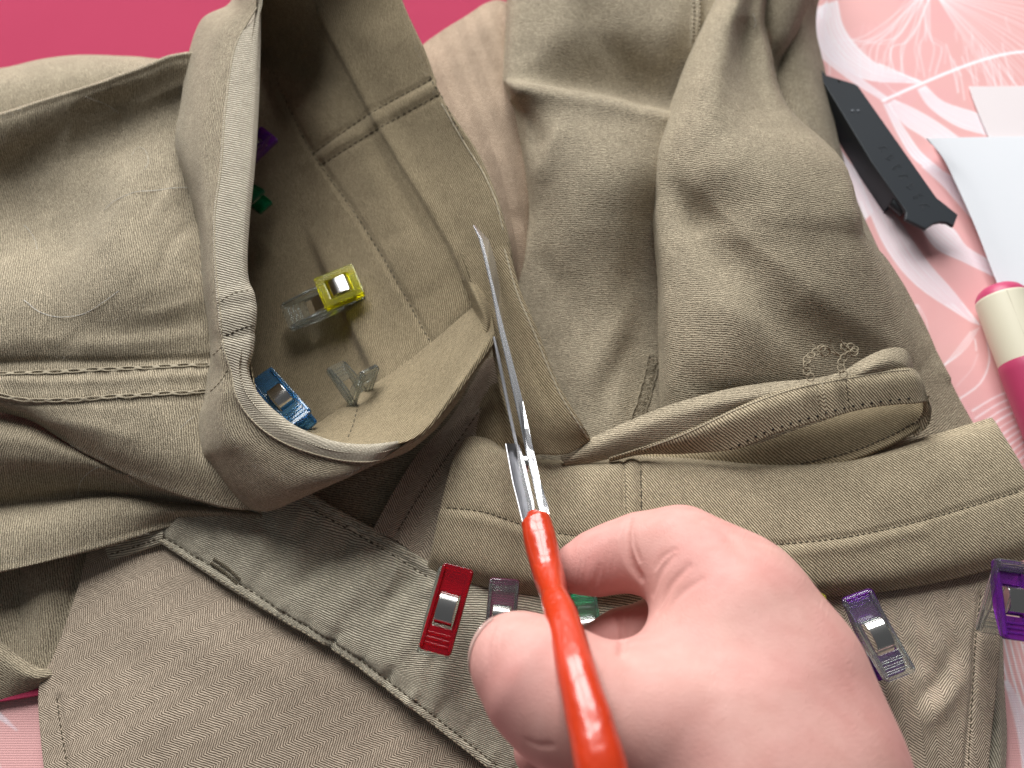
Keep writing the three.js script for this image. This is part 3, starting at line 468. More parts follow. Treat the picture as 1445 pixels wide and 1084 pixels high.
// brushed outer face of the ring
const out = [[338, -70], [326, 0], [279, 34], [253, 150], [247, 205], [264, 266], [277, 320], [284, 396], [292, 450], [297, 505], [293, 530], [288, 560], [280, 590], [281, 636], [292, 656], [330, 700], [372, 722], [436, 700], [520, 660], [584, 632], [640, 576], [668, 533], [688, 505], [702, 480]];
const oh = [4.0, 4.0, 4.0, 4.0, 3.9, 3.7, 3.6, 3.4, 3.4, 3.4, 3.4, 3.4, 3.3, 3.0, 2.8, 2.6, 2.5, 2.6, 2.9, 3.2, 3.2, 3.1, 3.0, 3.0];
S('ring', 'waistband', M.brushed, { nu: 220, nv: 70, rib: [.06, 1], wrinkle: .6, wrinkleLen: .025, fine: .07, roll: { b: 1.2 }, rows: [
  row((i) => [fac[i][0] + (i > 12 ? 0 : 3), fac[i][1] - (i > 12 ? 3 : 0), lh[i] - .12]),
  row((i) => [lerp(fac[i][0], out[i][0], .14), lerp(fac[i][1], out[i][1], .14), lh[i] - .2]),
  row((i) => [lerp(fac[i][0], out[i][0], .5), lerp(fac[i][1], out[i][1], .5), lerp(lh[i], oh[i], .22)]),
  row((i) => [lerp(fac[i][0], out[i][0], .85), lerp(fac[i][1], out[i][1], .85), lerp(lh[i], oh[i], .6)]),
  row((i) => [out[i][0], out[i][1], oh[i]])],
  ridges: [[.8, 12, 16, [[318, 520], [310, 580], [320, 640], [345, 700]], 1], [-.7, 14, 14, [[370, 640], [430, 680]], 1], [.6, 12, 12, [[340, 620], [420, 668], [500, 668]], 1], [-.8, 12, 12, [[300, 470], [330, 500]], 1]] });


// the loop of strip on the right
S('loopouter', 'waistband', M.brushed, { nu: 120, nv: 30, rib: [1, .2], wrinkle: .3, fine: .06, roll: { t: .6, r: .6 }, rows: [
  [[790, 645, 2.4], [832, 620, 2.7], [932, 577, 3.3], [1010, 554, 3.6], [1080, 541, 3.7], [1150, 534, 3.7], [1190, 524, 3.8], [1212, 510, 3.9], [1240, 496, 4.0], [1264, 491, 3.9], [1283, 499, 3.7], [1292, 530, 3.2]],
  [[795, 652, 2.6], [845, 630, 2.9], [940, 592, 3.5], [1014, 570, 3.8], [1080, 556, 3.9], [1150, 546, 3.9], [1190, 538, 3.9], [1214, 526, 4.1], [1240, 514, 4.2], [1262, 510, 4.1], [1280, 515, 3.9], [1290, 535, 3.4]],
  [[800, 660, 2.4], [880, 643, 2.7], [962, 615, 3.3], [1030, 585, 3.6], [1090, 564, 3.8], [1150, 548, 3.8], [1190, 542, 3.8], [1214, 538, 3.9], [1240, 534, 3.9], [1262, 532, 3.8], [1280, 530, 3.7], [1288, 538, 3.3]]] });
S('loopfacing', 'waistband_edge', M.waist, { nu: 150, nv: 26, rib: [.8, .85], wrinkle: .25, fine: .05, roll: { t: .3, b: .4 }, rows: [
  [[860, 648, 2.7], [905, 634, 3.0], [965, 611, 3.4], [1040, 576, 3.8], [1085, 557, 3.95], [1114, 549, 4.0], [1158, 539, 4.05], [1214, 529, 4.05], [1258, 522, 4.0], [1284, 520, 3.9], [1297, 527, 3.7], [1302, 547, 3.5], [1304, 566, 3.3], [1301, 584, 3.0], [1285, 603, 2.72]],
  [[860, 650, 2.6], [906, 637, 2.9], [968, 622, 3.3], [1043, 592, 3.8], [1089, 576, 3.95], [1116, 568, 4.0], [1160, 556, 4.05], [1215, 545, 4.05], [1260, 538, 4.0], [1288, 535, 3.9], [1302, 540, 3.7], [1307, 556, 3.5], [1309, 574, 3.25], [1306, 590, 2.95], [1288, 609, 2.7]],
  [[860, 652, 2.4], [908, 642, 2.6], [970, 640, 2.9], [1040, 632, 3.3], [1090, 612, 3.6], [1122, 602, 3.7], [1164, 590, 3.8], [1217, 576, 3.8], [1260, 570, 3.7], [1292, 568, 3.6], [1306, 566, 3.45], [1312, 570, 3.3], [1312, 582, 3.1], [1309, 597, 2.85], [1290, 615, 2.66]]],
  ridges: [[-.5, 3, 3, [[1150, 538], [1158, 592]]], [-.5, 3, 3, [[1192, 532], [1200, 584]]], [.5, 8, 8, [[1172, 535], [1180, 590]]]] });
S('loopinner', 'waistband_facing', M.twill, { nu: 90, nv: 40, rib: [1, .55], wrinkle: .3, roll: { r: .8, b: .8 }, rows: [
  [[900, 640, 1.8], [1000, 625, 1.7], [1080, 600, 1.7], [1170, 575, 1.7], [1250, 560, 1.9], [1288, 558, 2.4], [1304, 562, 3.0]],
  [[900, 660, 2.0], [1000, 645, 2.1], [1080, 625, 2.3], [1170, 600, 2.4], [1250, 584, 2.5], [1292, 578, 2.75], [1308, 578, 2.95]],
  [[900, 690, 1.9], [1000, 680, 1.9], [1090, 670, 2.2], [1175, 655, 2.5], [1240, 632, 2.7], [1285, 610, 2.85], [1311, 590, 2.9]]] });

// khaki waistband lying across the front
S('waist', 'waistband', M.waist, { nu: 200, nv: 90, rib: [.8, 1], wrinkle: .6, wrinkleLen: .03, fine: .05, roll: { l: 1.0, t: 1.3, b: .9, r: 1 }, rows: [
  [[646, 632, 2.0], [662, 618, 2.3], [692, 622, 2.3], [722, 640, 2.1], [790, 650, 2.0], [850, 650, 2.1], [900, 645, 2.1], [1000, 650, 2.1], [1100, 655, 2.2], [1200, 645, 2.3], [1300, 618, 2.4], [1400, 590, 2.4]],
  [[637, 660, 2.6], [660, 645, 2.8], [700, 646, 2.8], [740, 660, 2.55], [796, 666, 2.6], [850, 668, 2.75], [900, 664, 2.7], [1000, 668, 2.65], [1100, 670, 2.7], [1200, 662, 2.75], [1305, 638, 2.8], [1414, 612, 2.7]],
  [[625, 712, 2.6], [655, 714, 2.85], [700, 726, 2.85], [755, 740, 2.6], [805, 748, 2.7], [852, 752, 2.8], [905, 752, 2.8], [1000, 756, 2.8], [1100, 756, 2.85], [1200, 744, 2.85], [1310, 718, 2.8], [1450, 676, 2.7]],
  [[612, 775, 2.4], [648, 785, 2.6], [700, 800, 2.6], [760, 812, 2.5], [815, 818, 2.5], [860, 820, 2.6], [910, 818, 2.6], [1010, 820, 2.6], [1110, 818, 2.6], [1205, 812, 2.6], [1320, 790, 2.55], [1470, 750, 2.5]],
  [[605, 804, 2.0], [645, 815, 2.1], [700, 830, 2.1], [760, 840, 2.0], [815, 844, 2.0], [862, 842, 2.1], [912, 838, 2.1], [1010, 838, 2.1], [1110, 838, 2.1], [1200, 838, 2.1], [1325, 820, 2.1], [1480, 780, 2.1]]],
  ridges: [[-1.3, 10, 20, [[762, 652], [768, 700], [775, 780]], 1], [1.1, 20, 16, [[830, 655], [838, 720], [840, 790]], 1], [-.7, 10, 10, [[800, 660], [800, 730]], 1], [.5, 8, 8, [[892, 650], [893, 750], [900, 840]]], [-.6, 3, 3, [[880, 650], [882, 750], [890, 840]]], [-.5, 3, 3, [[903, 648], [905, 745], [912, 838]]],
    [-.45, 3.5, 3.5, [[622, 716], [680, 722], [750, 745], [810, 756], [880, 764], [1000, 768], [1100, 768], [1200, 757], [1300, 735], [1450, 690]]], [.5, 10, 7, [[626, 726], [680, 734], [750, 757], [880, 778], [1000, 782], [1100, 782], [1200, 770], [1300, 748]]], [-.7, 20, 26, [[1050, 660], [1100, 720], [1120, 800]], 1], [-.5, 16, 20, [[1240, 700], [1300, 790]], 1], [.5, 26, 26, [[1180, 680], [1260, 700], [1390, 640]], 1]] });
// pocket bag under it at right, and the trouser edge beyond
S('bagright', 'pocket_bag', M.herring, { nu: 110, nv: 110, rib: [.2, 1], wrinkle: .9, wrinkleLen: .03, roll: { r: .45 }, rows: [
  [[960, 790, 1.6], [1100, 800, 1.8], [1200, 800, 1.9], [1320, 790, 1.9], [1400, 770, 1.8], [1440, 770, 1.7]],
  [[980, 860, 1.5], [1110, 860, 1.7], [1210, 860, 1.8], [1320, 850, 1.8], [1385, 850, 1.7], [1412, 850, 1.6]],
  [[1000, 930, 1.4], [1120, 930, 1.6], [1220, 930, 1.75], [1320, 930, 1.7], [1380, 930, 1.55], [1408, 930, 1.4]],
  [[1020, 1010, 1.3], [1130, 1010, 1.5], [1230, 1010, 1.6], [1315, 1010, 1.6], [1370, 1010, 1.4], [1402, 1010, 1.2]],
  [[1040, 1120, 1.1], [1150, 1120, 1.3], [1240, 1120, 1.4], [1310, 1120, 1.4], [1362, 1120, 1.2], [1393, 1120, 1.0]]],
  ridges: [[-.6, 4, 4, [[1384, 840], [1376, 900], [1372, 985], [1364, 1090]]], [1.2, 16, 20, [[1300, 1030], [1340, 980], [1356, 940]], 1], [-1.3, 16, 14, [[1290, 1000], [1330, 960], [1350, 900]], 1], [.8, 12, 16, [[1290, 880], [1330, 930], [1350, 960]], 1], [-.7, 12, 14, [[1270, 900], [1310, 950]], 1]] });
S('edgeright', 'leg', M.band, { nu: 24, nv: 60, rib: [.6, 1], roll: { r: .9 }, rows: [[[1340, 840, .6], [1390, 870, .8], [1414, 890, .5]], [[1340, 960, .6], [1400, 960, .8], [1417, 958, .4]], [[1340, 1040, .5], [1404, 1040, .7], [1421, 1040, .3]], [[1330, 1120, .5], [1400, 1120, .6], [1417, 1120, .3]]] });

// seams
stitches(pants, T.inside, [[385, 100], [405, 145], [440, 215], [500, 300], [550, 380], [600, 470], [612, 492]], M.threadDark, { step: 9 });
stitches(pants, T.inside, [[440, 218], [520, 162], [612, 110]], M.threadDark, { step: 9 });
stitches(pants, T.inside, [[455, 232], [530, 184], [622, 132]], M.threadDark, { step: 9 });
stitches(pants, T.inside, [[606, 108], [614, 122], [622, 134], [640, 170], [655, 200]], M.threadDark, { step: 8 });
stitches(pants, T.wall, [[506, 570], [498, 600], [490, 620]], M.threadDark, { step: 8 });
stitches(pants, T.facing, [[306, 428], [330, 414], [360, 408]], M.threadKhaki, { step: 7, r: .16 });
stitches(pants, T.facing, [[312, 476], [340, 464], [360, 458]], M.threadDark, { step: 7 });
stitches(pants, T.waist, [[622, 716], [680, 722], [750, 745], [810, 756], [880, 764], [1000, 768], [1100, 768], [1200, 757], [1300, 735], [1440, 693]], M.threadDark, { step: 9 });
stitches(pants, T.waist, [[881, 652], [883, 700], [884, 760]], M.threadKhaki, { step: 8, r: .28 });
stitches(pants, T.waist, [[904, 648], [906, 745], [912, 836]], M.threadDark, { step: 14, fill: .9, r: .3 });
stitches(pants, T.band, [[222, 752], [335, 822], [404, 866], [494, 921], [574, 981], [704, 1082]], M.threadDark, { step: 9, r: .24 });
stitches(pants, T.band, [[213, 754], [326, 828], [396, 873], [486, 927], [564, 986], [690, 1084]], M.threadPale, { step: 8, r: .26 });
stitches(pants, T.band, [[428, 712], [538, 774], [606, 816]], M.threadDark, { step: 9 });
stitches(pants, T.band, [[440, 706], [548, 766], [610, 800]], M.threadPale, { step: 8, r: .24 });
stitches(pants, T.bandend, [[156, 782], [190, 772], [222, 760]], M.threadDark, { step: 8 });
stitches(pants, T.bag, [[80, 985], [86, 1030], [96, 1084]], M.threadDark, { step: 9 });
stitches(pants, T.bagright, [[1384, 840], [1377, 900], [1372, 985], [1366, 1084]], M.threadDark, { step: 9 });
stitches(pants, T.gapbag, [[690, 560], [645, 625], [595, 695], [560, 752]], M.threadDark, { step: 9 });
stitches(pants, T.loopfacing, [[1030, 634], [1090, 606], [1150, 588], [1200, 574], [1250, 566], [1294, 561]], M.hole, { step: 13, fill: .2, r: .32 });
stitches(pants, T.loopfacing, [[1152, 541], [1160, 590]], M.threadKhaki, { step: 7 });
stitches(pants, T.loopfacing, [[1160, 541], [1167, 588]], M.threadPale, { step: 6 });
stitches(pants, T.loopfacing, [[1194, 534], [1199, 580]], M.threadDark, { step: 10 });
stitches(pants, T.loopinner, [[1130, 655], [1200, 638], [1250, 618], [1300, 592]], M.threadDark, { step: 8, r: .28 });
stitches(pants, T.ring, [[296, 506], [310, 492], [318, 482]], M.threadKhaki, { step: 7 });
stitches(pants, T.ring, [[297, 552], [310, 540], [322, 520]], M.threadKhaki, { step: 7 });
// heavy chain stitching along the side seam, each float a piece of thread
{
  const g0 = new THREE.TorusGeometry(1, .34, 6, 14); g0.scale(1, .42, .8);
  const chain = (pts) => {
    const q = along(pts, 25);
    for (let i = 0; i < q.length - 1; i++) {
      const a = hit(q[i][0], q[i][1], T.panel), b = hit(q[i + 1][0] + 3, q[i + 1][1] + rr(-1, 1), T.panel); if (!a || !b) continue;
      const d = b.p.clone().sub(a.p), L = d.length(); if (L > .012) continue;
      const s = mesh('stitch', g0, M.threadPale, pants); s.applyMatrix4(frameMat(a.p.clone().add(b.p).multiplyScalar(.5).addScaledVector(a.n, .0003), d, a.n.clone().cross(d)).multiply(new THREE.Matrix4().makeScale(L / 2, .0013, .00072)));
    }
  };
  chain([[-12, 528], [60, 526], [130, 522], [200, 519], [296, 514]]);
  chain([[-8, 556], [30, 564], [90, 565], [160, 560], [230, 556], [294, 552]]);
}
// overlocked edges
{
  const bead = (on, pts, m, r) => { const q = along(pts, 4).map((p) => hit(p[0], p[1], on)).filter(Boolean).map((h, i) => h.p.clone().addScaledVector(h.n, (i % 2 ? .1 : -.05) / 1000)); if (q.length > 3) { const o = mesh('edge_thread', tube(q, r / 1000, q.length * 2, 5), m, pants); } };
  bead(T.facing, fac.slice(1, 20).map((p, i) => [lerp(p[0], lip[i + 1][0], .04), lerp(p[1], lip[i + 1][1], .04)]), M.threadPale, .22);
  bead(T.loopfacing, [[905, 635], [965, 613], [1040, 578], [1114, 551], [1158, 541], [1214, 531], [1258, 524], [1282, 522]], M.threadPale, .2);
  bead(T.strip, [[712, 352], [730, 414], [753, 468], [775, 522], [795, 565], [829, 618]], M.threadPale, .28);
  bead(T.inside, [[623, 146], [654, 200], [684, 248], [700, 285], [710, 325]], M.threadPale, .24);
}
// buttonhole on the band
{
  const q = along([[300, 792], [320, 806], [338, 822]], 2.6), gs = [];
  for (let i = 0; i < q.length - 1; i++) for (const s of [-1, 1]) { const nx = .55 * s, ny = -.8 * s, a = hit(q[i][0] + nx * 1.2, q[i][1] + ny * 1.2, T.band), b = hit(q[i][0] + nx * 6, q[i][1] + ny * 6, T.band); if (a && b) gs.push(tube([a.p, a.p.clone().lerp(b.p, .5).addScaledVector(a.n, .0004), b.p], .00018, 4, 5)); }
  const m = mesh('buttonhole', mergeGeometries(gs), plain(.20, .165, .11, .8), pants); m.userData.kind = 'stuff';
}
// ladder of frayed threads in the middle leg
{
  const gs = []; for (let i = 0; i < 26; i++) { const t = i / 25, x = lerp(922, 900, t) + rr(-2, 2), y = lerp(505, 590, t), a = hit(x - 8, y + rr(-3, 3), T.midleg), b = hit(x + 10, y + rr(-4, 4), T.midleg); if (a && b) gs.push(tube([a.p, a.p.clone().lerp(b.p, .5).addScaledVector(a.n, rr(.4, 1.4) / 1000), b.p], .00013, 6, 4)); }
  for (const dx of [-8, 9]) { const q = along([[924 + dx, 500], [912 + dx, 548], [898 + dx, 592]], 5).map((p) => hit(p[0] + rr(-1, 1), p[1], T.midleg)).filter(Boolean).map((h) => h.p.addScaledVector(h.n, .0003)); gs.push(tube(q, .0003, 30, 5)); }
  const m = mesh('frayed_threads', mergeGeometries(gs), M.threadKhaki, pants); m.userData.kind = 'stuff';
}
// unpicked loop of chained thread standing on the strip
{
  const ring0 = new THREE.TorusGeometry(1, .2, 6, 16), brown = plain(.30, .25, .17, .85);
  const run = (pts) => { const q = along(pts, 8.5); for (let i = 0; i < q.length - 1; i++) { const a = P(...q[i], 4.6), b = P(q[i + 1][0], q[i + 1][1], 4.6), d = b.clone().sub(a), L = d.length() * 1.25; const up = V(rr(-.9, .9), 1, rr(-.7, 1.1)).normalize(); const s = mesh('thread_chain', ring0, brown, pants); s.applyMatrix4(frameMat(a.clone().lerp(b, .5), d, d.clone().cross(up)).multiply(new THREE.Matrix4().makeScale(L / 2, .0011, .0011))); } };
  run([[1146, 536], [1137, 520], [1140, 505], [1152, 497], [1163, 490]]); run([[1192, 532], [1186, 515], [1190, 505], [1200, 500], [1210, 494], [1198, 489], [1188, 490]]);
  const c = (pts, r = .28) => mesh('thread_end', tube(pts.map((p) => P(p[0], p[1], 4.5 + (p[2] ?? 0))), r / 1000, 40, 5), brown, pants);
  c([[1155, 499], [1160, 490, .2], [1168, 490, .2], [1171, 498], [1164, 503, -.1], [1157, 497]]); c([[1171, 496], [1180, 500], [1186, 502], [1178, 496, .1], [1173, 484, .2], [1172, 478, .3]]); c([[1186, 492], [1194, 496, .1], [1204, 498], [1192, 488, .2], [1186, 480, .3]]); c([[1144, 485, .1], [1152, 490, .1], [1160, 494]], .16);
}
// ---------- small things ----------
function basisAt(p, xAxis, yHint) { const x = xAxis.clone().normalize(), z = x.clone().cross(yHint).normalize(), y = z.clone().cross(x); return new THREE.Matrix4().makeBasis(x, y, z).setPosition(p); }
function extrude(shape, depth, bevel, seg = 2, curve = 8) { return new THREE.ExtrudeGeometry(shape, { depth: depth - 2 * bevel, bevelEnabled: bevel > 0, bevelThickness: bevel, bevelSize: bevel, bevelOffset: -bevel, bevelSegments: seg, curveSegments: curve }).translate(0, 0, bevel); }
function poly(pts, holes = []) { const s = new THREE.Shape(pts.map((p) => new THREE.Vector2(...p))); for (const h of holes) s.holes.push(new THREE.Path(h.map((p) => new THREE.Vector2(...p)))); return s; }
function rrect(x0, y0, x1, y1, r) { const s = new THREE.Shape(); s.moveTo(x0 + r, y0); s.lineTo(x1 - r, y0); s.quadraticCurveTo(x1, y0, x1, y0 + r); s.lineTo(x1, y1 - r); s.quadraticCurveTo(x1, y1, x1 - r, y1); s.lineTo(x0 + r, y1); s.quadraticCurveTo(x0, y1, x0, y1 - r); s.lineTo(x0, y0 + r); s.quadraticCurveTo(x0, y0, x0 + r, y0); return s; }
// a strip of sheet metal bent along a profile in the length/height plane
function strip(profile, width, t) {
  const up = [], dn = []; for (let i = 0; i < profile.length; i++) { const a = profile[Math.max(0, i - 1)], b = profile[Math.min(profile.length - 1, i + 1)], l = Math.hypot(b[0] - a[0], b[1] - a[1]), nx = -(b[1] - a[1]) / l * t / 2, ny = (b[0] - a[0]) / l * t / 2; up.push([profile[i][0] + nx, profile[i][1] + ny]); dn.push([profile[i][0] - nx, profile[i][1] - ny]); }
  return extrude(poly([...up, ...dn.reverse()]), width, .00008).translate(0, 0, -width / 2);
}
const smoothLine = (pts, n = 24) => new THREE.CatmullRomCurve3(pts.map((p) => V(p[0], p[1], 0)), false, 'centripetal').getPoints(n).map((p) => [p.x, p.y]);
const glassy = (c, dist, o = {}) => new THREE.MeshPhysicalMaterial({ color: 0xffffff, transmission: 1, thickness: .002, ior: 1.49, roughness: .1, attenuationColor: new THREE.Color(...c), attenuationDistance: dist, specularIntensity: 1, ...o });
const tint = (c, a, d) => glassy(c, d, { color: new THREE.Color(...a), transmission: .86 });
const C = { red: tint([.66, .012, .04], [.80, .02, .05], .0018), purple: tint([.42, .10, .68], [.40, .07, .66], .0026), magenta: tint([.62, .08, .38], [.62, .08, .36], .0024), blue: tint([.14, .48, .80], [.24, .52, .76], .0044), green: tint([.03, .55, .30], [.05, .55, .28], .002), yellow: tint([.90, .89, .03], [.90, .87, .02], .0015), clear: glassy([.86, .90, .88], .01, { roughness: .08, ior: 1.55, color: new THREE.Color(.85, .88, .86), transmission: .965 }) };
M.steel = new THREE.MeshPhysicalMaterial({ color: new THREE.Color(.74, .73, .70), metalness: 1, roughness: .16 });
// a spring clip: x along its length from the biting end to the tail, y up; two jaws and a bent steel band
const L0 = .027, WD = .0102;
function jaw(len, wide, tail) {
  const s = rrect(-len / 2, -wide / 2, len / 2, wide / 2, .0015);
  s.holes.push(new THREE.Path(rrect(-.0048, -.0032, .0058, .0032, .0005).getPoints(4)));
  const pl = extrude(s, .0016, .00025, 2, 6).rotateX(Math.PI / 2).translate(0, .0016, 0);
  const gs = [pl];
  for (const z of [-1, 1]) gs.push(new RoundedBoxGeometry(len * .93, .0011, .0011, 2, .0003).translate(0, .0019, z * (wide / 2 - .0007)));
  for (const z of [-1, 1]) gs.push(extrude(poly([[-len / 2 + .0008, -.0004], [-.004, -.0022], [.003, -.0024], [len / 2 - .001, -.0006], [len / 2 - .001, .0001], [-len / 2 + .0008, .0001]]), .0009, .0002).translate(0, 0, z * (wide / 2 - .0006) - .00045));
  for (let k = 0; k < 3; k++) gs.push(new RoundedBoxGeometry(.0008, .0006, wide * .72, 2, .0002).translate(len / 2 - .0022 - k * .0016, .0017, 0));
  for (let k = 0; k < 4; k++) gs.push(new RoundedBoxGeometry(.0007, .0009, wide * .9, 2, .0002).translate(-len / 2 + .0008 + k * .0009, -.0003, 0));
  return mergeGeometries(gs.map((g) => { const q = g.index ? g.toNonIndexed() : g; for (const k of Object.keys(q.attributes)) if (k !== 'position' && k !== 'normal') q.deleteAttribute(k); return q; }));
}
const jawG = jaw(L0, WD), lowG = jaw(L0 * 1.03, WD * 1.02), bandG = strip(smoothLine([[-.0056, -.0034], [-.0051, .0004], [-.0040, .0028], [-.0014, .0034], [.0020, .0030], [.0036, .0018], [.0048, -.0016]], 30), .0056, .0004);
function clip(label, top, low, a, b, o = {}) {
  // a: picture point + height of the biting end, b: of the tail
  const t = thing('sewing_clip', label, 'clip', 'spring sewing clips holding the layers');
  const A = P(...a), B = P(...b), d = B.clone().sub(A), s = (o.len ?? d.length()) / L0;
  const up = (o.up ?? V(0, 1, 0)).clone().applyAxisAngle(d.clone().normalize(), o.roll ?? 0);
  t.applyMatrix4(basisAt(A.clone().add(B).multiplyScalar(.5), d, up)); t.scale.setScalar(s);
  const half = (o.open ?? .2) / 2, hinge = -.003;
  const u = o.noTop ? {userData:{}, rotation:{}, position:V(0,0,0)} : mesh('jaw', jawG, top, t); u.rotation.z = half; u.position.set(0 + (o.slide ?? 0), .0021, o.skew ?? 0);
  const l = mesh('jaw', lowG, low, t); l.rotation.set(Math.PI, 0, half); l.rotation.order = 'ZYX'; l.rotation.set(Math.PI, 0, -half); l.position.set(o.lowShift?.[0] ?? 0, -.0021, o.lowShift?.[1] ?? 0); if (o.spin) l.rotation.y += o.spin;
  u.userData.label = o.topLabel; l.userData.label = o.lowLabel; if (!o.topLabel) delete u.userData.label; if (!o.lowLabel) delete l.userData.label;
  if (!o.noBand) { const k = mesh('spring', bandG, M.steel, t); k.rotation.z = half; k.position.set((o.slide ?? 0) + .0004, .0031, o.skew ?? 0); }
  return t;
}
clip('dark red clip with steel spring on the lower edge of the khaki waistband', C.red, C.clear, [648, 800, 3.5], [615, 922, 3.3], { skew: 0, open: .26, lowShift: [.0014, .0013], lowLabel: 'clear lower jaw' });
clip('magenta clip half hidden behind the thumb', C.clear, C.magenta, [712, 818, 3.0], [702, 935, 2.7], { open: .3 });
clip('green clip glimpsed between the index and middle fingers', C.clear, C.green, [822, 838, 2.9], [836, 945, 2.7], { open: .5 });
clip('yellow sliver of a clip at the right edge of the hand', C.yellow, C.clear, [1147, 832, 2.9], [1108, 925, 2.5], { open: .2 });
clip('clear topped purple clip lying open on the herringbone right of the hand', C.clear, C.purple, [1209, 838, 3.1], [1266, 956, 3.0], { open: .42, roll: .12, skew: .0006, topLabel: 'clear upper jaw', lowLabel: 'purple lower jaw' });
clip('purple clip cut by the right edge of the picture', C.purple, C.clear, [1424, 790, 3.6], [1416, 902, 3.0], { open: .62, roll: -.08, topLabel: 'purple upper jaw' });
clip('yellow and clear clip in the middle of the waist ring', C.clear, C.clear, [508, 401, 2.0], [400, 442, 2.0], { noBand: true, noTop: true, open: .06 });
clip('blue clip at the lower rim inside the waist ring', C.blue, C.blue, [366, 528, 2.9], [432, 604, 2.9], { open: .3, len: .0235, roll: -.05 });
clip('colourless clip standing on end inside the waist ring', C.clear, C.clear, [512, 590, 1.7], [496, 512, 3.0], { noBand: true, open: 1.15, roll: .9, len: .021 });
clip('violet clip tucked behind the left rim of the waist ring', C.purple, C.purple, [352, 222, 3.0], [376, 194, 3.3], { open: .3, len: .014 });
clip('green clip tucked low behind the left rim of the waist ring', C.green, C.green, [334, 262, 2.3], [368, 284, 2.6], { open: .3, len: .017 });
{ // the short yellow arm of the clip in the ring carries the steel band
  const y = scene.children.find((c) => c.userData.label?.startsWith('yellow and clear'));
  const s = rrect(-.0075, -.0062, .0065, .0062, .001); s.holes.push(new THREE.Path(rrect(-.0046, -.0034, .0034, .0034, .0005).getPoints(4)));
  const g = extrude(s, .0026, .0004, 3, 6).rotateX(Math.PI / 2); const m = mesh('jaw', g, C.yellow, y); m.position.set(-.0062, .0040, 0); m.userData.label = 'raised yellow jaw'; m.rotation.z = -.06;
  const b = mesh('spring', bandG, M.steel, y); b.position.set(-.0066, .0019, 0); b.rotation.z = -.06; b.scale.set(.8, .75, 1.05);
  const k2 = mesh('spring', new RoundedBoxGeometry(.0045, .0004, .0056, 2, .0001), M.steel, y); k2.position.set(.0015, -.0016, 0); k2.rotation.z = -.25;
}

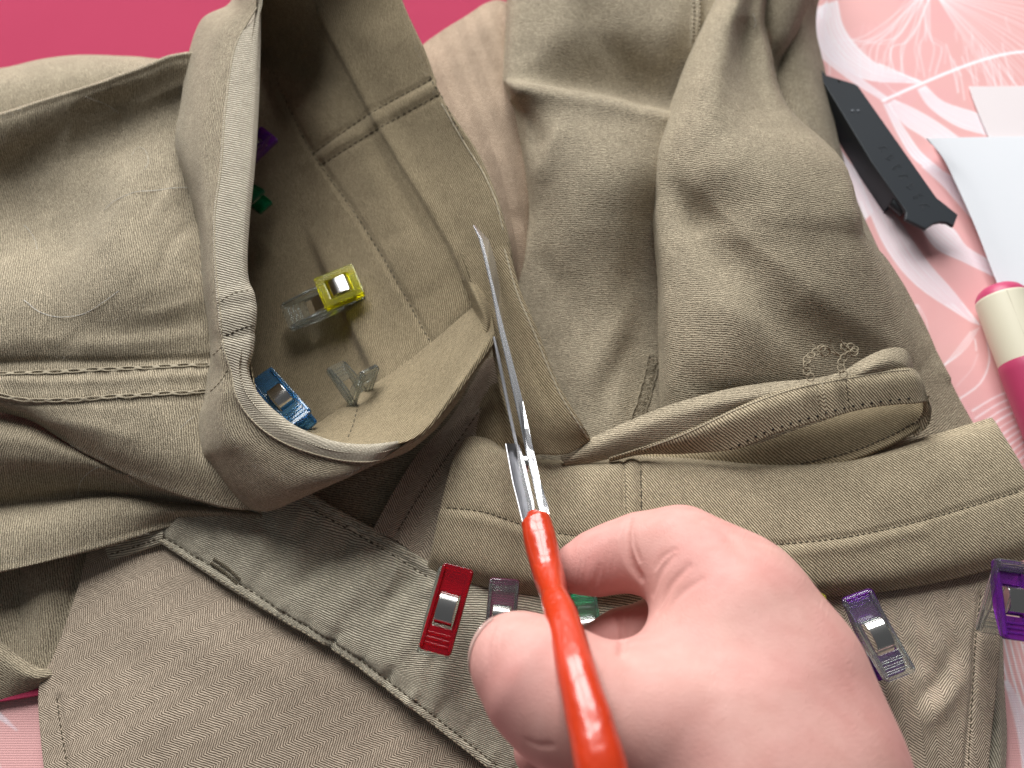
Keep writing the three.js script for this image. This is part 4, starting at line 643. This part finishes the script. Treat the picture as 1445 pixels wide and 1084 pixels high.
// ---------- scissors ----------
{
  const sc = thing('scissors', 'dressmaking scissors with orange dipped handles, blades open across the waistband', 'scissors');
  const steel = new THREE.MeshPhysicalMaterial({ color: new THREE.Color(.82, .82, .83), metalness: 1, roughness: .22, bumpMap: tex(256, (u, v) => .5 + .5 * (vn(u * 6, v * 128, 6, 128) - .5) + .2 * (vn(u * 2, v * 40, 2, 40) - .5)), bumpScale: .000012 });
  steel.bumpMap.repeat.set(60, 60);
  const orange = new THREE.MeshPhysicalMaterial({ color: new THREE.Color(.54, .038, .007), roughness: .3, clearcoat: .6, clearcoatRoughness: .1, bumpMap: tex(256, (u, v) => vn(u * 6, v * 6, 6, 6) * .7 + vn(u * 23, v * 23, 23, 23) * .3), bumpScale: .00025 });
  const darkSteel = new THREE.MeshPhysicalMaterial({ color: new THREE.Color(.24, .24, .25), metalness: 1, roughness: .34, bumpMap: tex(256, (u, v) => vn(u * 100, v * 100, 100, 100)), bumpScale: .00003 });
  // a ground steel bar: each station gives the two edges of the face that shows, its height, a hollow along it, and how far and where the sides run down
  const bar = (name, mat, st, drop = .24) => {
    const pos = [], n = st.length, K = 6, idx = [];
    for (const [xl, xr, y, h, deep, lean, hollow = 0] of st) {
      const a = P(xl, y, h), b = P(xr, y, h - drop * a.distanceTo(P(xr, y, h)) * 100), vw = a.clone().sub(camera.position).normalize(), x = b.clone().sub(a), ww = x.length(); x.normalize();
      const low = (p, dx, d) => p.clone().addScaledVector(vw, d / 1000).addScaledVector(x, dx / 1000);
      pos.push(low(a, 0, .25), low(a, Math.min(.3, ww * 250), 0), low(a, ww * 450, hollow), low(b, -Math.min(.3, ww * 250), 0), low(b, lean, deep * .55), low(a, lean * .6 + .2, deep));
    }
    for (let i = 0; i < n - 1; i++) for (let k = 0; k < K; k++) { const a = i * K + k, b = i * K + (k + 1) % K; idx.push(a, a + K, b, b, a + K, b + K); }
    for (let k = 1; k < K - 1; k++) { idx.push(0, k, k + 1); idx.push((n - 1) * K, (n - 1) * K + k + 1, (n - 1) * K + k); }
    let g = new THREE.BufferGeometry(); g.setAttribute('position', new THREE.BufferAttribute(new Float32Array(pos.flatMap((p) => p.toArray())), 3)); g.setIndex(idx); g = g.toNonIndexed();
    const uv = new Float32Array(g.attributes.position.count * 2), O = pos[0], X = pos[pos.length - 6].clone().sub(O).normalize(); for (let i = 0; i < uv.length / 2; i++) { const q = V(0, 0, 0).fromBufferAttribute(g.attributes.position, i).sub(O); uv[i * 2] = q.dot(X); uv[i * 2 + 1] = q.clone().addScaledVector(X, -q.dot(X)).dot(V(1, .6, 0)); } g.setAttribute('uv', new THREE.BufferAttribute(uv, 2));
    g.computeVertexNormals(); return mesh(name, g, mat, sc);
  };
  bar('blade', steel, [[667, 669, 318, 4.80, .6, .3], [676, 682, 338, 4.86, 4, 1.9], [684, 690, 370, 4.95, 6, 2.3], [692, 698, 404, 5.03, 7, 1.8], [698, 705, 434, 5.1, 8, 1.0], [703, 712, 462, 5.18, 9, .4], [715, 726, 515, 5.32, 10, 0], [726, 739, 565, 5.46, 11, -.2], [735, 748, 605, 5.58, 11, -.3, .5], [741, 754, 634, 5.7, 11, -.3, 1.6], [750, 763, 674, 6.0, 10, -.3, 2.4], [759, 775, 715, 6.35, 9, -.2, 2.2], [766, 781, 745, 6.6, 8, 0, 1.5]]);
  bar('blade', darkSteel, [[695, 699, 475, 4.35, 3, 0], [701, 707, 505, 4.5, 6, -.2], [709, 715, 545, 4.65, 8, -.2], [716, 722, 580, 4.8, 9, -.2], [723, 729, 612, 5.0, 9, -.2], [728, 733, 632, 5.2, 8, -.2]]);
  bar('shank', darkSteel, [[713, 729, 626, 5.3, 5, 0], [717, 735, 648, 5.5, 6, 0], [723, 743, 680, 5.8, 7, 0], [731, 751, 712, 6.1, 7, 0], [739, 758, 745, 6.45, 7, 0]], .75);
  bar('bevel', steel, [[728, 731, 628, 5.42, 1.5, .4], [731, 737, 650, 5.62, 1.5, .6], [737, 744, 680, 5.92, 1.5, .6], [744, 751, 708, 6.2, 1.5, .5], [751, 756, 735, 6.5, 1.5, .3]]);
  const pv = mesh('pivot', new THREE.CylinderGeometry(.003, .003, .0035, 24), M.steel, sc); { const p = P(737, 655, 5.0), vw = p.clone().sub(camera.position).normalize(), z = V(1, 0, 0).addScaledVector(vw, -vw.x).normalize(); pv.quaternion.setFromUnitVectors(V(0, 1, 0), z); pv.position.copy(p).addScaledVector(vw, .004); }
  // dipped handles: a swept oval whose size changes along the way
  const dip = (pts, name) => {
    const c = new THREE.CatmullRomCurve3(pts.map((p) => p.p), false, 'centripetal'), n = 110, K = 20, pos = [], uv = [], idx = [];
    const fr = c.computeFrenetFrames(n, false), nn = pts.length - 1;
    for (let i = 0; i <= n; i++) {
      const t = i / n, q = c.getPoint(t), T = c.getTangent(t).normalize(), f = t * nn, k = Math.min(nn - 1, Math.floor(f)), u = f - k, e = u * u * (3 - 2 * u), ra = lerp(pts[k].a, pts[k + 1].a, e), rb = lerp(pts[k].b, pts[k + 1].b, e);
      const vw = q.clone().sub(camera.position).normalize(), X = T.clone().cross(vw).normalize(), Y = X.clone().cross(T).normalize();
      for (let j = 0; j < K; j++) { const a = j / K * 2 * Math.PI, s = Math.sin(a), cc = Math.cos(a), p = .8; const ex = Math.sign(cc) * Math.pow(Math.abs(cc), p), ey = Math.sign(s) * Math.pow(Math.abs(s), p); const w = 1 + .035 * (vn(i * .22, j * .8) - .5); pos.push(q.clone().addScaledVector(X, ex * ra * w).addScaledVector(Y, ey * rb * w)); uv.push(i / 30, j / K * 1.5); }
    }
    for (let i = 0; i < n; i++) for (let j = 0; j < K; j++) { const a = i * K + j, b = i * K + (j + 1) % K; idx.push(a, a + K, b, b, a + K, b + K); }
    for (const [i, s] of [[0, 1], [n, -1]]) { const cI = pos.length; pos.push(c.getPoint(i / n)); uv.push(0, 0); for (let j = 0; j < K; j++) { const a = i * K + j, b = i * K + (j + 1) % K; if (s > 0) idx.push(cI, a, b); else idx.push(cI, b, a); } }
    const g = new THREE.BufferGeometry(); g.setAttribute('position', new THREE.BufferAttribute(new Float32Array(pos.flatMap((p) => p.toArray())), 3)); g.setAttribute('uv', new THREE.BufferAttribute(new Float32Array(uv), 2)); g.setIndex(idx); g.computeVertexNormals(); return mesh(name, g, orange, sc);
  };
  const h = (x, y, z, a, b) => ({ p: P(x, y, z), a: a / 1000, b: b / 1000 });
  dip([h(752, 726, 6.55, 1.6, 2.2), h(757, 738, 6.65, 4.0, 3.8), h(763, 765, 6.8, 4.3, 4.6), h(774, 810, 7.1, 4.0, 5.0), h(784, 846, 7.8, 3.2, 4.6), h(787, 855, 8.0, 3.6, 4.8), h(793, 872, 8.4, 3.9, 4.4), h(802, 905, 9.0, 4.1, 4.2), h(818, 965, 9.75, 4.3, 4.3), h(834, 1025, 10.1, 4.8, 4.5), h(849, 1090, 10.3, 5.2, 4.8), h(866, 1190, 10.2, 5.2, 4.8), h(868, 1300, 9.4, 5.0, 4.7)], 'handle');
  dip([h(770, 770, 5.9, 2.6, 3), h(782, 830, 5.8, 3, 3.4), h(790, 900, 5.6, 3.2, 3.4), h(796, 990, 5.4, 3.2, 3.4), h(797, 1085, 5.3, 2.6, 3), h(800, 1180, 5.3, 3.2, 3.4)], 'handle');
}

// ---------- the hand ----------
{
  const person = thing('person', 'light skinned right hand and wrist holding the orange scissors', 'person');
  const J = (px, py, h, r) => ({ p: P(px, py, h), r: r / 100 });
  const chain = (...j) => j.slice(1).map((b, i) => [j[i], b]);
  const groups = {
    index: chain(J(812, 803, 5.6, .60), J(838, 796, 5.7, .74), J(872, 785, 5.95, .79), J(908, 779, 6.2, .93), J(960, 772, 6.7, .95), J(1030, 818, 6.9, 1.12)),
    middle: chain(J(818, 940, 4.4, .60), J(850, 916, 4.6, .67), J(880, 899, 4.8, .70), J(940, 882, 5.0, .78), J(1040, 872, 5.3, .95)),
    thumb: chain(J(720, 925, 8.0, .80), J(752, 950, 8.1, 1.04), J(800, 990, 8.1, 1.14), J(860, 1020, 8.0, 1.14), J(930, 1010, 7.8, 1.3), J(1010, 1080, 7.5, 1.9)),
    ring: chain(J(762, 1060, 5.2, .66), J(800, 1075, 5.0, .75), J(900, 1060, 4.8, .9), J(1000, 980, 4.8, 1.0)),
    body: [...chain(J(985, 810, 7.0, 1.1), J(1042, 862, 7.2, 1.34), J(1085, 960, 7.1, 1.75), J(1120, 1100, 7.0, 2.1), J(1165, 1300, 6.6, 2.4)), ...chain(J(1000, 930, 7.0, 1.15), J(1010, 1010, 7.2, 1.7), J(1060, 1110, 7.0, 2.2), J(1110, 1300, 6.6, 2.5)), ...chain(J(1050, 850, 6.0, 1.2), J(1090, 960, 5.8, 1.7), J(1140, 1120, 6.0, 1.9))],
  };
  const smin = (a, b, k) => { const h = Math.max(k - Math.abs(a - b), 0) / k; return Math.min(a, b) - h * h * h * k / 6; };
  const prep = {}; for (const k in groups) prep[k] = groups[k].map(([a, b]) => { const d = b.p.clone().sub(a.p); return [a.p.x, a.p.y, a.p.z, d.x, d.y, d.z, d.lengthSq(), a.r, b.r - a.r]; });
  const capsule = (c, x, y, z) => { const ex = x - c[0], ey = y - c[1], ez = z - c[2]; let t = (ex * c[3] + ey * c[4] + ez * c[5]) / c[6]; t = t < 0 ? 0 : t > 1 ? 1 : t; const ax = ex - c[3] * t, ay = ey - c[4] * t, az = ez - c[5] * t; return Math.sqrt(ax * ax + ay * ay + az * az) - c[7] - c[8] * t * t * (3 - 2 * t); };
  const gd = (list, x, y, z, k) => { let d = 1; for (const c of list) d = smin(d, capsule(c, x, y, z), k); return d; };
  // skin creases: grooves along little chords through the surface
  const creases = [];
  const sdf = (x, y, z, bare) => {
    const body = gd(prep.body, x, y, z, .02);
    let d = smin(body, gd(prep.index, x, y, z, .007), .010);
    d = smin(d, gd(prep.middle, x, y, z, .005), .0015);
    const th = gd(prep.thumb, x, y, z, .016), rg = gd(prep.ring, x, y, z, .005);
    d = Math.min(smin(d, th, .014), rg < d ? smin(d, rg, .003) : smin(d, rg, .003));
    let cut = 0;
    if (!bare && d < .004) for (const c of creases) { const ex = x - c[0], ey = y - c[1], ez = z - c[2]; let t = (ex * c[3] + ey * c[4] + ez * c[5]) / c[6]; t = t < 0 ? 0 : t > 1 ? 1 : t; const ax = ex - c[3] * t, ay = ey - c[4] * t, az = ez - c[5] * t, r2 = ax * ax + ay * ay + az * az, w = c[8]; if (r2 < w * w * 9) cut = Math.max(cut, c[7] * Math.exp(-r2 / (w * w))); }
    return d + cut;
  };
  const crease = (pts, depth, w) => {   // drawn on the skin as it is seen from above, pressed in along the surface
    const q = along(pts, 5).map(([px, py]) => { const d = ray(px, py).normalize(); let t = .12; for (let k = 0; k < 60; k++) { const o = camera.position, e = sdf(o.x + d.x * t, o.y + d.y * t, o.z + d.z * t, true); t += e * .8; if (Math.abs(e) < 1e-5) break; } return camera.position.clone().addScaledVector(d, t); });
    for (let i = 0; i < q.length - 1; i++) { const a = q[i], d = q[i + 1].clone().sub(a), f = Math.sin(Math.PI * (i + .7) / (q.length + .4)); if (d.length() < .006) fresh.push([a.x, a.y, a.z, d.x, d.y, d.z, d.lengthSq(), depth / 1000 * (.35 + .65 * f), w / 1000]); }
  };
  const fresh = [];
  crease([[888, 733], [883, 752], [884, 775], [893, 800], [903, 815]], 1.5, 1.1); crease([[893, 748], [894, 768], [902, 790]], .4, .8); crease([[846, 800], [842, 818], [836, 832]], .3, .8);
  crease([[922, 838], [934, 806], [950, 785]], .45, .9); crease([[930, 862], [948, 825], [972, 800]], .5, .9); crease([[940, 866], [962, 838], [990, 818]], .35, .9); crease([[926, 800], [936, 786], [952, 776]], .3, .8);
  crease([[872, 866], [878, 884], [880, 905], [877, 924]], 1.1, .9); crease([[884, 862], [888, 880], [887, 900]], .35, .8);
  crease([[1010, 742], [1030, 760], [1050, 784]], .3, 1.6); crease([[700, 880], [690, 905], [688, 930]], .25, 1.0); crease([[745, 1046], [760, 1052], [778, 1052]], .3, .8);
  for (const [x, d] of [[808, .1], [815, .16], [822, .2], [829, .18], [858, .14], [866, .12]]) crease([[x + 4, 768], [x, 788], [x - 3, 806], [x - 8, 830]], d, .75);
  for (const [x, y] of [[706, 880], [714, 872], [698, 900]]) crease([[x, y], [x - 7, y + 22], [x - 9, y + 46]], .14, .8);
  creases.push(...fresh);
  const box = new THREE.Box3(); for (const k in groups) for (const [a, b] of groups[k]) for (const j of [a, b]) { box.expandByPoint(j.p.clone().addScalar(j.r + .004)); box.expandByPoint(j.p.clone().subScalar(j.r + .004)); }
  box.max.z = Math.min(box.max.z, .075);
  const c = box.getCenter(V(0, 0, 0)), sz = box.getSize(V(0, 0, 0)).multiplyScalar(.53), R = [sz.x, sz.y, sz.z], N = 208;
  const mc = new MarchingCubes(N, new THREE.MeshStandardMaterial(), false, false, 900000); mc.isolation = 0;
  const hs = N / 2; let q = 0;
  const at3 = (i, j, k) => sdf(c.x + (i - hs) / hs * R[0], c.y + (j - hs) / hs * R[1], c.z + (k - hs) / hs * R[2]), Bk = 8, half = Bk / 2 * Math.hypot(R[0], R[1], R[2]) / hs + .004;
  for (let K = 0; K < N; K += Bk) for (let Jb = 0; Jb < N; Jb += Bk) for (let I = 0; I < N; I += Bk) {   // only the blocks that the surface passes through are worked out in full
    const d = at3(I + Bk / 2, Jb + Bk / 2, K + Bk / 2), near = Math.abs(d) < half;
    for (let k = K; k < K + Bk; k++) for (let j = Jb; j < Jb + Bk; j++) for (let i = I; i < I + Bk; i++) mc.field[(k * N + j) * N + i] = near ? -at3(i, j, k) : -d;
  }
  mc.update();
  const cnt = mc.count, pa = new Float32Array(cnt * 3);
  for (let i = 0; i < cnt * 3; i++) pa[i] = mc.positionArray[i] * R[i % 3] + [c.x, c.y, c.z][i % 3];
  let g = new THREE.BufferGeometry(); g.setAttribute('position', new THREE.BufferAttribute(pa, 3)); g = mergeVertices(g, 1e-6);
  const p = g.attributes.position, nrm = new Float32Array(p.count * 3), uv = new Float32Array(p.count * 2), col = new Float32Array(p.count * 3), e = 2e-4;
  for (let i = 0; i < p.count; i++) {
    let x = p.getX(i), y = p.getY(i), z = p.getZ(i), n;
    for (let s = 0; s < 3; s++) { const d = sdf(x, y, z); n = V(sdf(x + e, y, z) - sdf(x - e, y, z), sdf(x, y + e, z) - sdf(x, y - e, z), sdf(x, y, z + e) - sdf(x, y, z - e)); const l = n.length() / (2 * e); n.normalize(); if (s < 2 && l > .2) { x -= n.x * d / Math.max(l, .6); y -= n.y * d / Math.max(l, .6); z -= n.z * d / Math.max(l, .6); } }
    p.setXYZ(i, x, y, z); n.toArray(nrm, i * 3);
    uv[i * 2] = (x + .55 * y) / .02; uv[i * 2 + 1] = (z - .6 * y) / .02;
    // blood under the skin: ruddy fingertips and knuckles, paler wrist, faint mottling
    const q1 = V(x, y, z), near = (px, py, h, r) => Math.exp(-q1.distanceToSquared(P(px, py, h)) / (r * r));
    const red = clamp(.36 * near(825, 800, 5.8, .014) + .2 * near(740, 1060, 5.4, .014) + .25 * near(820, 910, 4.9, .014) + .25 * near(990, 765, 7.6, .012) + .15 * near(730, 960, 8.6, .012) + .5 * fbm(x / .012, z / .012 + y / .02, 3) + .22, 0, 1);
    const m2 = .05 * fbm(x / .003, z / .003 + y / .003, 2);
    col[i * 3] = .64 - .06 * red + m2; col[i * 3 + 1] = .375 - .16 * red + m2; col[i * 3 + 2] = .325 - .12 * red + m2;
  }
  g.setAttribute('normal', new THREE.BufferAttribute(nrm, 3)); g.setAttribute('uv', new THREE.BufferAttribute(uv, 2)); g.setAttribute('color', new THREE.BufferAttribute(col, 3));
  // fine skin relief: pores and crossing lines
  const skinBump = tex(512, (u, v) => { const a = vn(u * 60, v * 24, 60, 24), b = vn(u * 24 + 5, v * 60, 24, 60), c2 = vn(u * 110, v * 110, 110, 110); return .55 + .3 * (Math.abs(a - .5) + Math.abs(b - .5)) - .15 * (c2 > .8 ? 1 : 0) + .1 * c2; });
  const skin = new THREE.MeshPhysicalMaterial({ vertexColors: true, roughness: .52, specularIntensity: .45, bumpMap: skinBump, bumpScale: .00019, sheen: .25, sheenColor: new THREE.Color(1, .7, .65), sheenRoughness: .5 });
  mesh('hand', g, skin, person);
  // thumbnail: a curved plate on the far side of the tip
  const tip = P(724, 925, 8.0), base = P(752, 950, 8.1), ax = tip.clone().sub(base).normalize(), vw = tip.clone().sub(camera.position).normalize(), sd = ax.clone().cross(vw).normalize();
  const ndir = P(648, 916, 7.5).sub(P(740, 950, 8.0)).normalize();
  const pos = [], idx = [], nu = 16, nv = 14;
  const aL = ax.clone().addScaledVector(ndir, -ax.dot(ndir)).normalize(), perp = ndir.clone().cross(aL).normalize();
  const C0 = P(714, 918, 8.0);
  for (let j = 0; j <= nv; j++) for (let i = 0; i <= nu; i++) { const a = (i / nu - .5) * 1.7, l = (j / nv - .5) * .0135; const dir = ndir.clone().multiplyScalar(Math.cos(a)).addScaledVector(perp, Math.sin(a)); let o = C0.clone().addScaledVector(aL, l), t = .004; for (let s = 0; s < 24; s++) { const q2 = o.clone().addScaledVector(dir, t); t -= sdf(q2.x, q2.y, q2.z) * -1 * -.8; } pos.push(o.addScaledVector(dir, t + .0003)); }
  for (let j = 0; j < nv; j++) for (let i = 0; i < nu; i++) { const k = j * (nu + 1) + i; idx.push(k, k + 1, k + nu + 1, k + 1, k + nu + 2, k + nu + 1); }
  const ng = new THREE.BufferGeometry(); ng.setAttribute('position', new THREE.BufferAttribute(new Float32Array(pos.flatMap((v) => v.toArray())), 3)); ng.setIndex(idx); ng.computeVertexNormals();
  mesh('thumbnail', ng, new THREE.MeshPhysicalMaterial({ color: new THREE.Color(.72, .48, .43), roughness: .28, clearcoat: .4, clearcoatRoughness: .2, side: THREE.DoubleSide }), person);
}

// ---------- things on the tablecloth at right ----------
{ // black channel shaped cover
  const t = thing('blade_cover', 'matt black plastic channel cover with notched end lying on the tablecloth', 'cover');
  const top = [[1150, 88], [1166, 106], [1206, 118], [1211, 121], [1322, 279], [1331, 286], [1352, 303], [1346, 319], [1337, 314], [1328, 313], [1319, 315], [1312, 319], [1307, 323], [1278, 309], [1279, 299], [1274, 291], [1231, 230], [1166, 122], [1140, 86]];
  const h = 1.15, o = P(1250, 200, h), xz = (p) => { const q = P(p[0], p[1], h).sub(o); return [q.x, -q.z]; };
  const black = new THREE.MeshPhysicalMaterial({ color: new THREE.Color(.022, .027, .033), roughness: .5, specularIntensity: .8, bumpMap: tex(256, (u, v) => vn(u * 90, v * 90, 90, 90)), bumpScale: .00006 });
  const pl = mesh('plate', extrude(poly(top.map(xz)), .0016, .0003, 2).rotateX(-Math.PI / 2), black, t); pl.position.set(o.x, h / 100 - .0016, o.z);
  const wall = (pts, name) => { const q = pts.map((p) => P(p[0], p[1], h)); const sh = []; const n = q.length; const off = q.map((p, i) => { const a = q[Math.max(0, i - 1)], b = q[Math.min(n - 1, i + 1)], d = b.clone().sub(a).normalize(); return p.clone().add(V(-d.z, 0, d.x).multiplyScalar(.0014)); }); for (const p of q) sh.push([p.x - o.x, -(p.z - o.z)]); for (const p of off.reverse()) sh.push([p.x - o.x, -(p.z - o.z)]); const m = mesh(name, extrude(poly(sh), h / 100 - .0016, .0002).rotateX(-Math.PI / 2), black, t); m.position.set(o.x, .0002, o.z); };
  wall([[1264, 276], [1230, 226], [1166, 122], [1146, 92]], 'side_wall'); wall([[1211, 123], [1270, 204], [1318, 275]].map((p) => [p[0] - 3, p[1] + 1]), 'side_wall');
  const hinge = mesh('hinge_lug', new THREE.CylinderGeometry(.0022, .0022, .006, 16).rotateZ(Math.PI / 2), black, t); hinge.position.copy(P(1268, 292, .75)); hinge.rotation.y = -.9;
  for (const [x, y] of [[1203, 156], [1211, 156], [1184, 114]]) { const d = mesh('moulding_pip', new THREE.CylinderGeometry(.0004, .0005, .0004, 10), x > 1190 ? plain(.25, .27, .3, .4) : M.hole, t); d.position.copy(P(x, y, h + .02)); }
  // worn raised lettering along the plate, too shallow to read
  const a = P(1243, 205, h), b = P(1312, 300, h), d = b.clone().sub(a), len = d.length(), u = d.clone().normalize(), w = V(-u.z, 0, u.x);
  const bars = []; for (let i = 0; i < 7; i++) for (const [dx, dw, l, rot] of [[0, 0, .0036, i % 3 ? .2 : -.3], [.0010, .0012, .0022, 1.2 + i], [.0008, -.0012, .0020, 1.5 - i]]) { const g = new RoundedBoxGeometry(.00035, .00018, l, 1, .00008); g.rotateY(Math.atan2(w.x, w.z) + rot); const p = a.clone().addScaledVector(u, .001 + i / 7 * len + dx).addScaledVector(w, dw); bars.push(g.translate(p.x, h / 100 + .00005, p.z)); }
  mesh('raised_lettering', mergeGeometries(bars), black, t);
}
{ // sheets of paper
  const paper = plain(.78, .80, .84, .7), card = plain(.80, .73, .74, .45);
  const sheetP = (label, pts, m, cat) => { const t = sheet(scene, 'paper_sheet', m, { nu: 40, nv: 60, wrinkle: .12, wrinkleLen: .08, roll: { l: .12, t: .12 }, rows: pts }); t.name = numbered('paper_sheet'); tag(t, label, cat); return t; };
  sheetP('pale pinkish translucent card above the white paper at right', [[[1368, 122, .12], [1410, 122, .12], [1480, 121, .12], [1640, 119, .12]], [[1376, 146, .12], [1420, 146, .12], [1490, 146, .12], [1660, 145, .12]], [[1396, 194, .12], [1440, 195, .12], [1510, 195, .12], [1680, 196, .12]], [[1440, 300, .12], [1480, 300, .12], [1560, 300, .12], [1720, 300, .12]]], card, 'card');
  const lower = [[[1318, 200, .2], [1360, 199, .2], [1480, 197, .2], [1640, 195, .2]], [[1352, 258, .22], [1400, 258, .2], [1500, 258, .2], [1680, 258, .2]], [[1386, 332, .25], [1430, 332, .2], [1530, 332, .2], [1720, 332, .2]], [[1418, 404, .25], [1460, 404, .2], [1560, 404, .2], [1760, 404, .2]], [[1470, 520, .2], [1520, 520, .2], [1620, 520, .2], [1800, 520, .2]]];
  sheetP('lower white paper sheet showing as a thin edge under the top sheet', lower, paper, 'paper');
  sheetP('top white paper sheet with its corner curling up beside the black cover', [[[1309, 195, 1.0], [1345, 194, .6], [1480, 192, .35], [1640, 190, .35]], [[1331, 222, .85], [1370, 226, .55], [1490, 226, .36], [1660, 226, .36]], [[1348, 255, .7], [1395, 258, .5], [1500, 258, .36], [1680, 258, .36]], [[1378, 322, .6], [1425, 325, .45], [1530, 325, .36], [1720, 325, .36]], [[1410, 404, .5], [1460, 404, .4], [1560, 404, .36], [1760, 404, .36]], [[1460, 520, .4], [1520, 520, .36], [1620, 520, .36], [1800, 520, .36]]], paper, 'paper');
}
{ // cream and raspberry barrel with rounded end
  const t = thing('marker_tool', 'cream and raspberry plastic handle lying at the right edge', 'tool handle');
  const A = P(1412, 420, .95), B = P(1466, 560, .95), d = B.clone().sub(A).normalize();
  t.applyMatrix4(basisAt(A, d, V(0, 1, 0)));
  const pink = plain(.46, .045, .125, .42), cream = plain(.72, .68, .53, .5);
  const lathe = (pts) => new THREE.LatheGeometry(pts.map((p) => new THREE.Vector2(p[1], p[0])), 48).rotateZ(-Math.PI / 2);
  const r = .0088;
  mesh('end_cap', lathe([[-.0045, .0001], [-.0044, .003], [-.0038, .0056], [-.0026, .0072], [-.0008, .0084], [.0005, .00865]]), pink, t);
  mesh('barrel', lathe([[.0003, .0084], [.0005, .0087], [.0012, r], [.012, r * 1.01], [.0262, r], [.0266, .0086]]), cream, t);
  mesh('grip', lathe([[.0262, .0085], [.0265, .0090], [.030, .0092], [.05, .0090], [.075, .0085], [.08, .006], [.081, .0001]]), pink, t);
  const seam = mesh('mould_line', tube([V(.001, 0, 0), V(.013, 0, 0), V(.026, 0, 0)], .00012, 8, 5), plain(.55, .5, .38, .6), t); seam.position.set(0, r * .94, r * .33);
}

// ---------- loose hairs and threads lying on the cloth ----------
{
  const hairM = plain(.75, .74, .70, .4);
  const hair = (label, on, pts, r = .075, lift = .25) => { const q = along(pts, 6).map((p) => hit(p[0], p[1], on)).filter(Boolean).map((h, i) => h.p.clone().addScaledVector(h.n, (lift + .25 * Math.sin(i * .7)) / 1000)); if (q.length < 3) return; const m = mesh('loose_hair', tube(q, r / 1000, q.length * 3, 5), hairM); tag(m, label, 'hair'); };
  hair('long pale hair curving into the left rim of the waist ring', T.panel, [[147, 298], [165, 283], [185, 273], [215, 270], [240, 266], [264, 266]]);
  hair('white hair arc on the front panel above the side seam', T.panel, [[34, 424], [55, 440], [85, 448], [115, 444], [145, 428], [168, 410]]);
  hair('short pale hair near the shaded ridge at top left', T.panel, [[120, 136], [140, 143], [156, 151], [168, 160]], .04);
  hair('curled hair on the front panel near the ring', T.panel, [[186, 220], [196, 209], [206, 214], [209, 228], [204, 240]], .035);
  hair('bent pale hair near the left edge', T.panel, [[34, 318], [42, 326], [50, 340], [52, 352]], .04);
  hair('short hair below the chain stitched seam', T.panel, [[254, 606], [262, 598], [274, 588]], .04);
  hair('curved white hair on the lower fold at left', T.folds, [[110, 698], [114, 680], [124, 668], [138, 659]], .05);
  hair('pale hair at the edge of the folded leg', T.folds, [[180, 663], [186, 676], [198, 689]], .045);
  hair('thin fibre on the right hand trouser leg', T.rightleg, [[1062, 20], [1066, 32], [1064, 40]], .05);
}
// fuzz standing along cloth edges
{
  const gs = []; const lint = (on, pts, n, len) => { const q = along(pts, 2); for (let i = 0; i < n; i++) { const k = q[Math.floor(rnd() * q.length)], h = hit(k[0] + rr(-3, 3), k[1] + rr(-2, 2), on); if (!h) continue; const dir = V(rr(-1, 1), rr(.1, 1), rr(-1, 1)).normalize(), L = rr(.3, 1) * len / 1000, b = h.p.clone().addScaledVector(dir, L * .5).add(V(rr(-1, 1), 0, rr(-1, 1)).multiplyScalar(L * .25)); gs.push(tube([h.p, b, h.p.clone().addScaledVector(dir, L).add(V(rr(-1, 1), rr(-1, 0), rr(-1, 1)).multiplyScalar(L * .5))], rr(.010, .022) / 1000, 4, 3)); } };
  lint(T.ring, [[285, 40], [258, 150], [252, 220], [276, 320], [290, 450]], 220, 1.6); lint(T.panel, [[0, 168], [80, 130], [180, 102], [255, 76]], 260, 1.8); lint(T.ring, [[330, 690], [370, 716], [440, 694], [520, 654]], 200, 1.6); lint(T.panel, [[50, 600], [120, 636], [200, 672], [320, 712]], 200, 1.6);
  lint(T.folds, [[0, 795], [150, 766], [300, 728]], 200, 1.8); lint(T.midleg, [[730, 130], [880, 148], [950, 162]], 120, 1.6); lint(T.rightleg, [[1085, 70], [1110, 150], [1170, 220], [1198, 300], [1260, 420]], 220, 1.6); lint(T.strip, [[736, 420], [770, 505], [800, 565], [830, 616]], 160, 1.2); lint(T.facing, lip.slice(1), 260, 1.0); lint(T.inside, [[570, 20], [622, 150], [690, 255], [722, 350]], 160, 1.1); lint(T.rightleg, [[960, 200], [940, 300], [1100, 400], [1200, 400], [1000, 560]], 160, 1.4); lint(T.panel, [[30, 250], [120, 330], [220, 300], [200, 430], [80, 480], [250, 620]], 260, 1.6); lint(T.ring, [[310, 600], [380, 670], [460, 670]], 160, 1.4);
  const scatter = (on, x0, y0, x1, y1, n) => { for (let i = 0; i < n; i++) { const x = rr(x0, x1), y = rr(y0, y1), h = hit(x, y, on); if (!h) continue; const a = rr(0, 6.3), L = rr(.25, .9) / 1000, d = V(Math.cos(a), 0, Math.sin(a)); d.addScaledVector(h.n, -d.dot(h.n)); gs.push(tube([h.p.clone().addScaledVector(h.n, .0001), h.p.clone().addScaledVector(d, L * .5).addScaledVector(h.n, rr(.1, .35) / 1000).add(V(rr(-1, 1), 0, rr(-1, 1)).multiplyScalar(L * .2)), h.p.clone().addScaledVector(d, L).addScaledVector(h.n, rr(0, .2) / 1000)], rr(.018, .036) / 1000, 3, 3)); } };
  scatter(T.panel, 0, 120, 300, 510, 420); scatter(T.panel, 0, 560, 330, 700, 160); scatter(T.ring, 290, 520, 480, 700, 200); scatter(T.folds, 0, 600, 300, 790, 260); scatter(T.rightleg, 930, 60, 1280, 560, 260); scatter(T.midleg, 730, 0, 920, 600, 200); scatter(T.gap, 440, 600, 640, 720, 80);
  const m = mesh('lint', mergeGeometries(gs), plain(.55, .51, .44, .8), pants); m.userData.kind = 'stuff';
}
renderer.render(scene, camera);
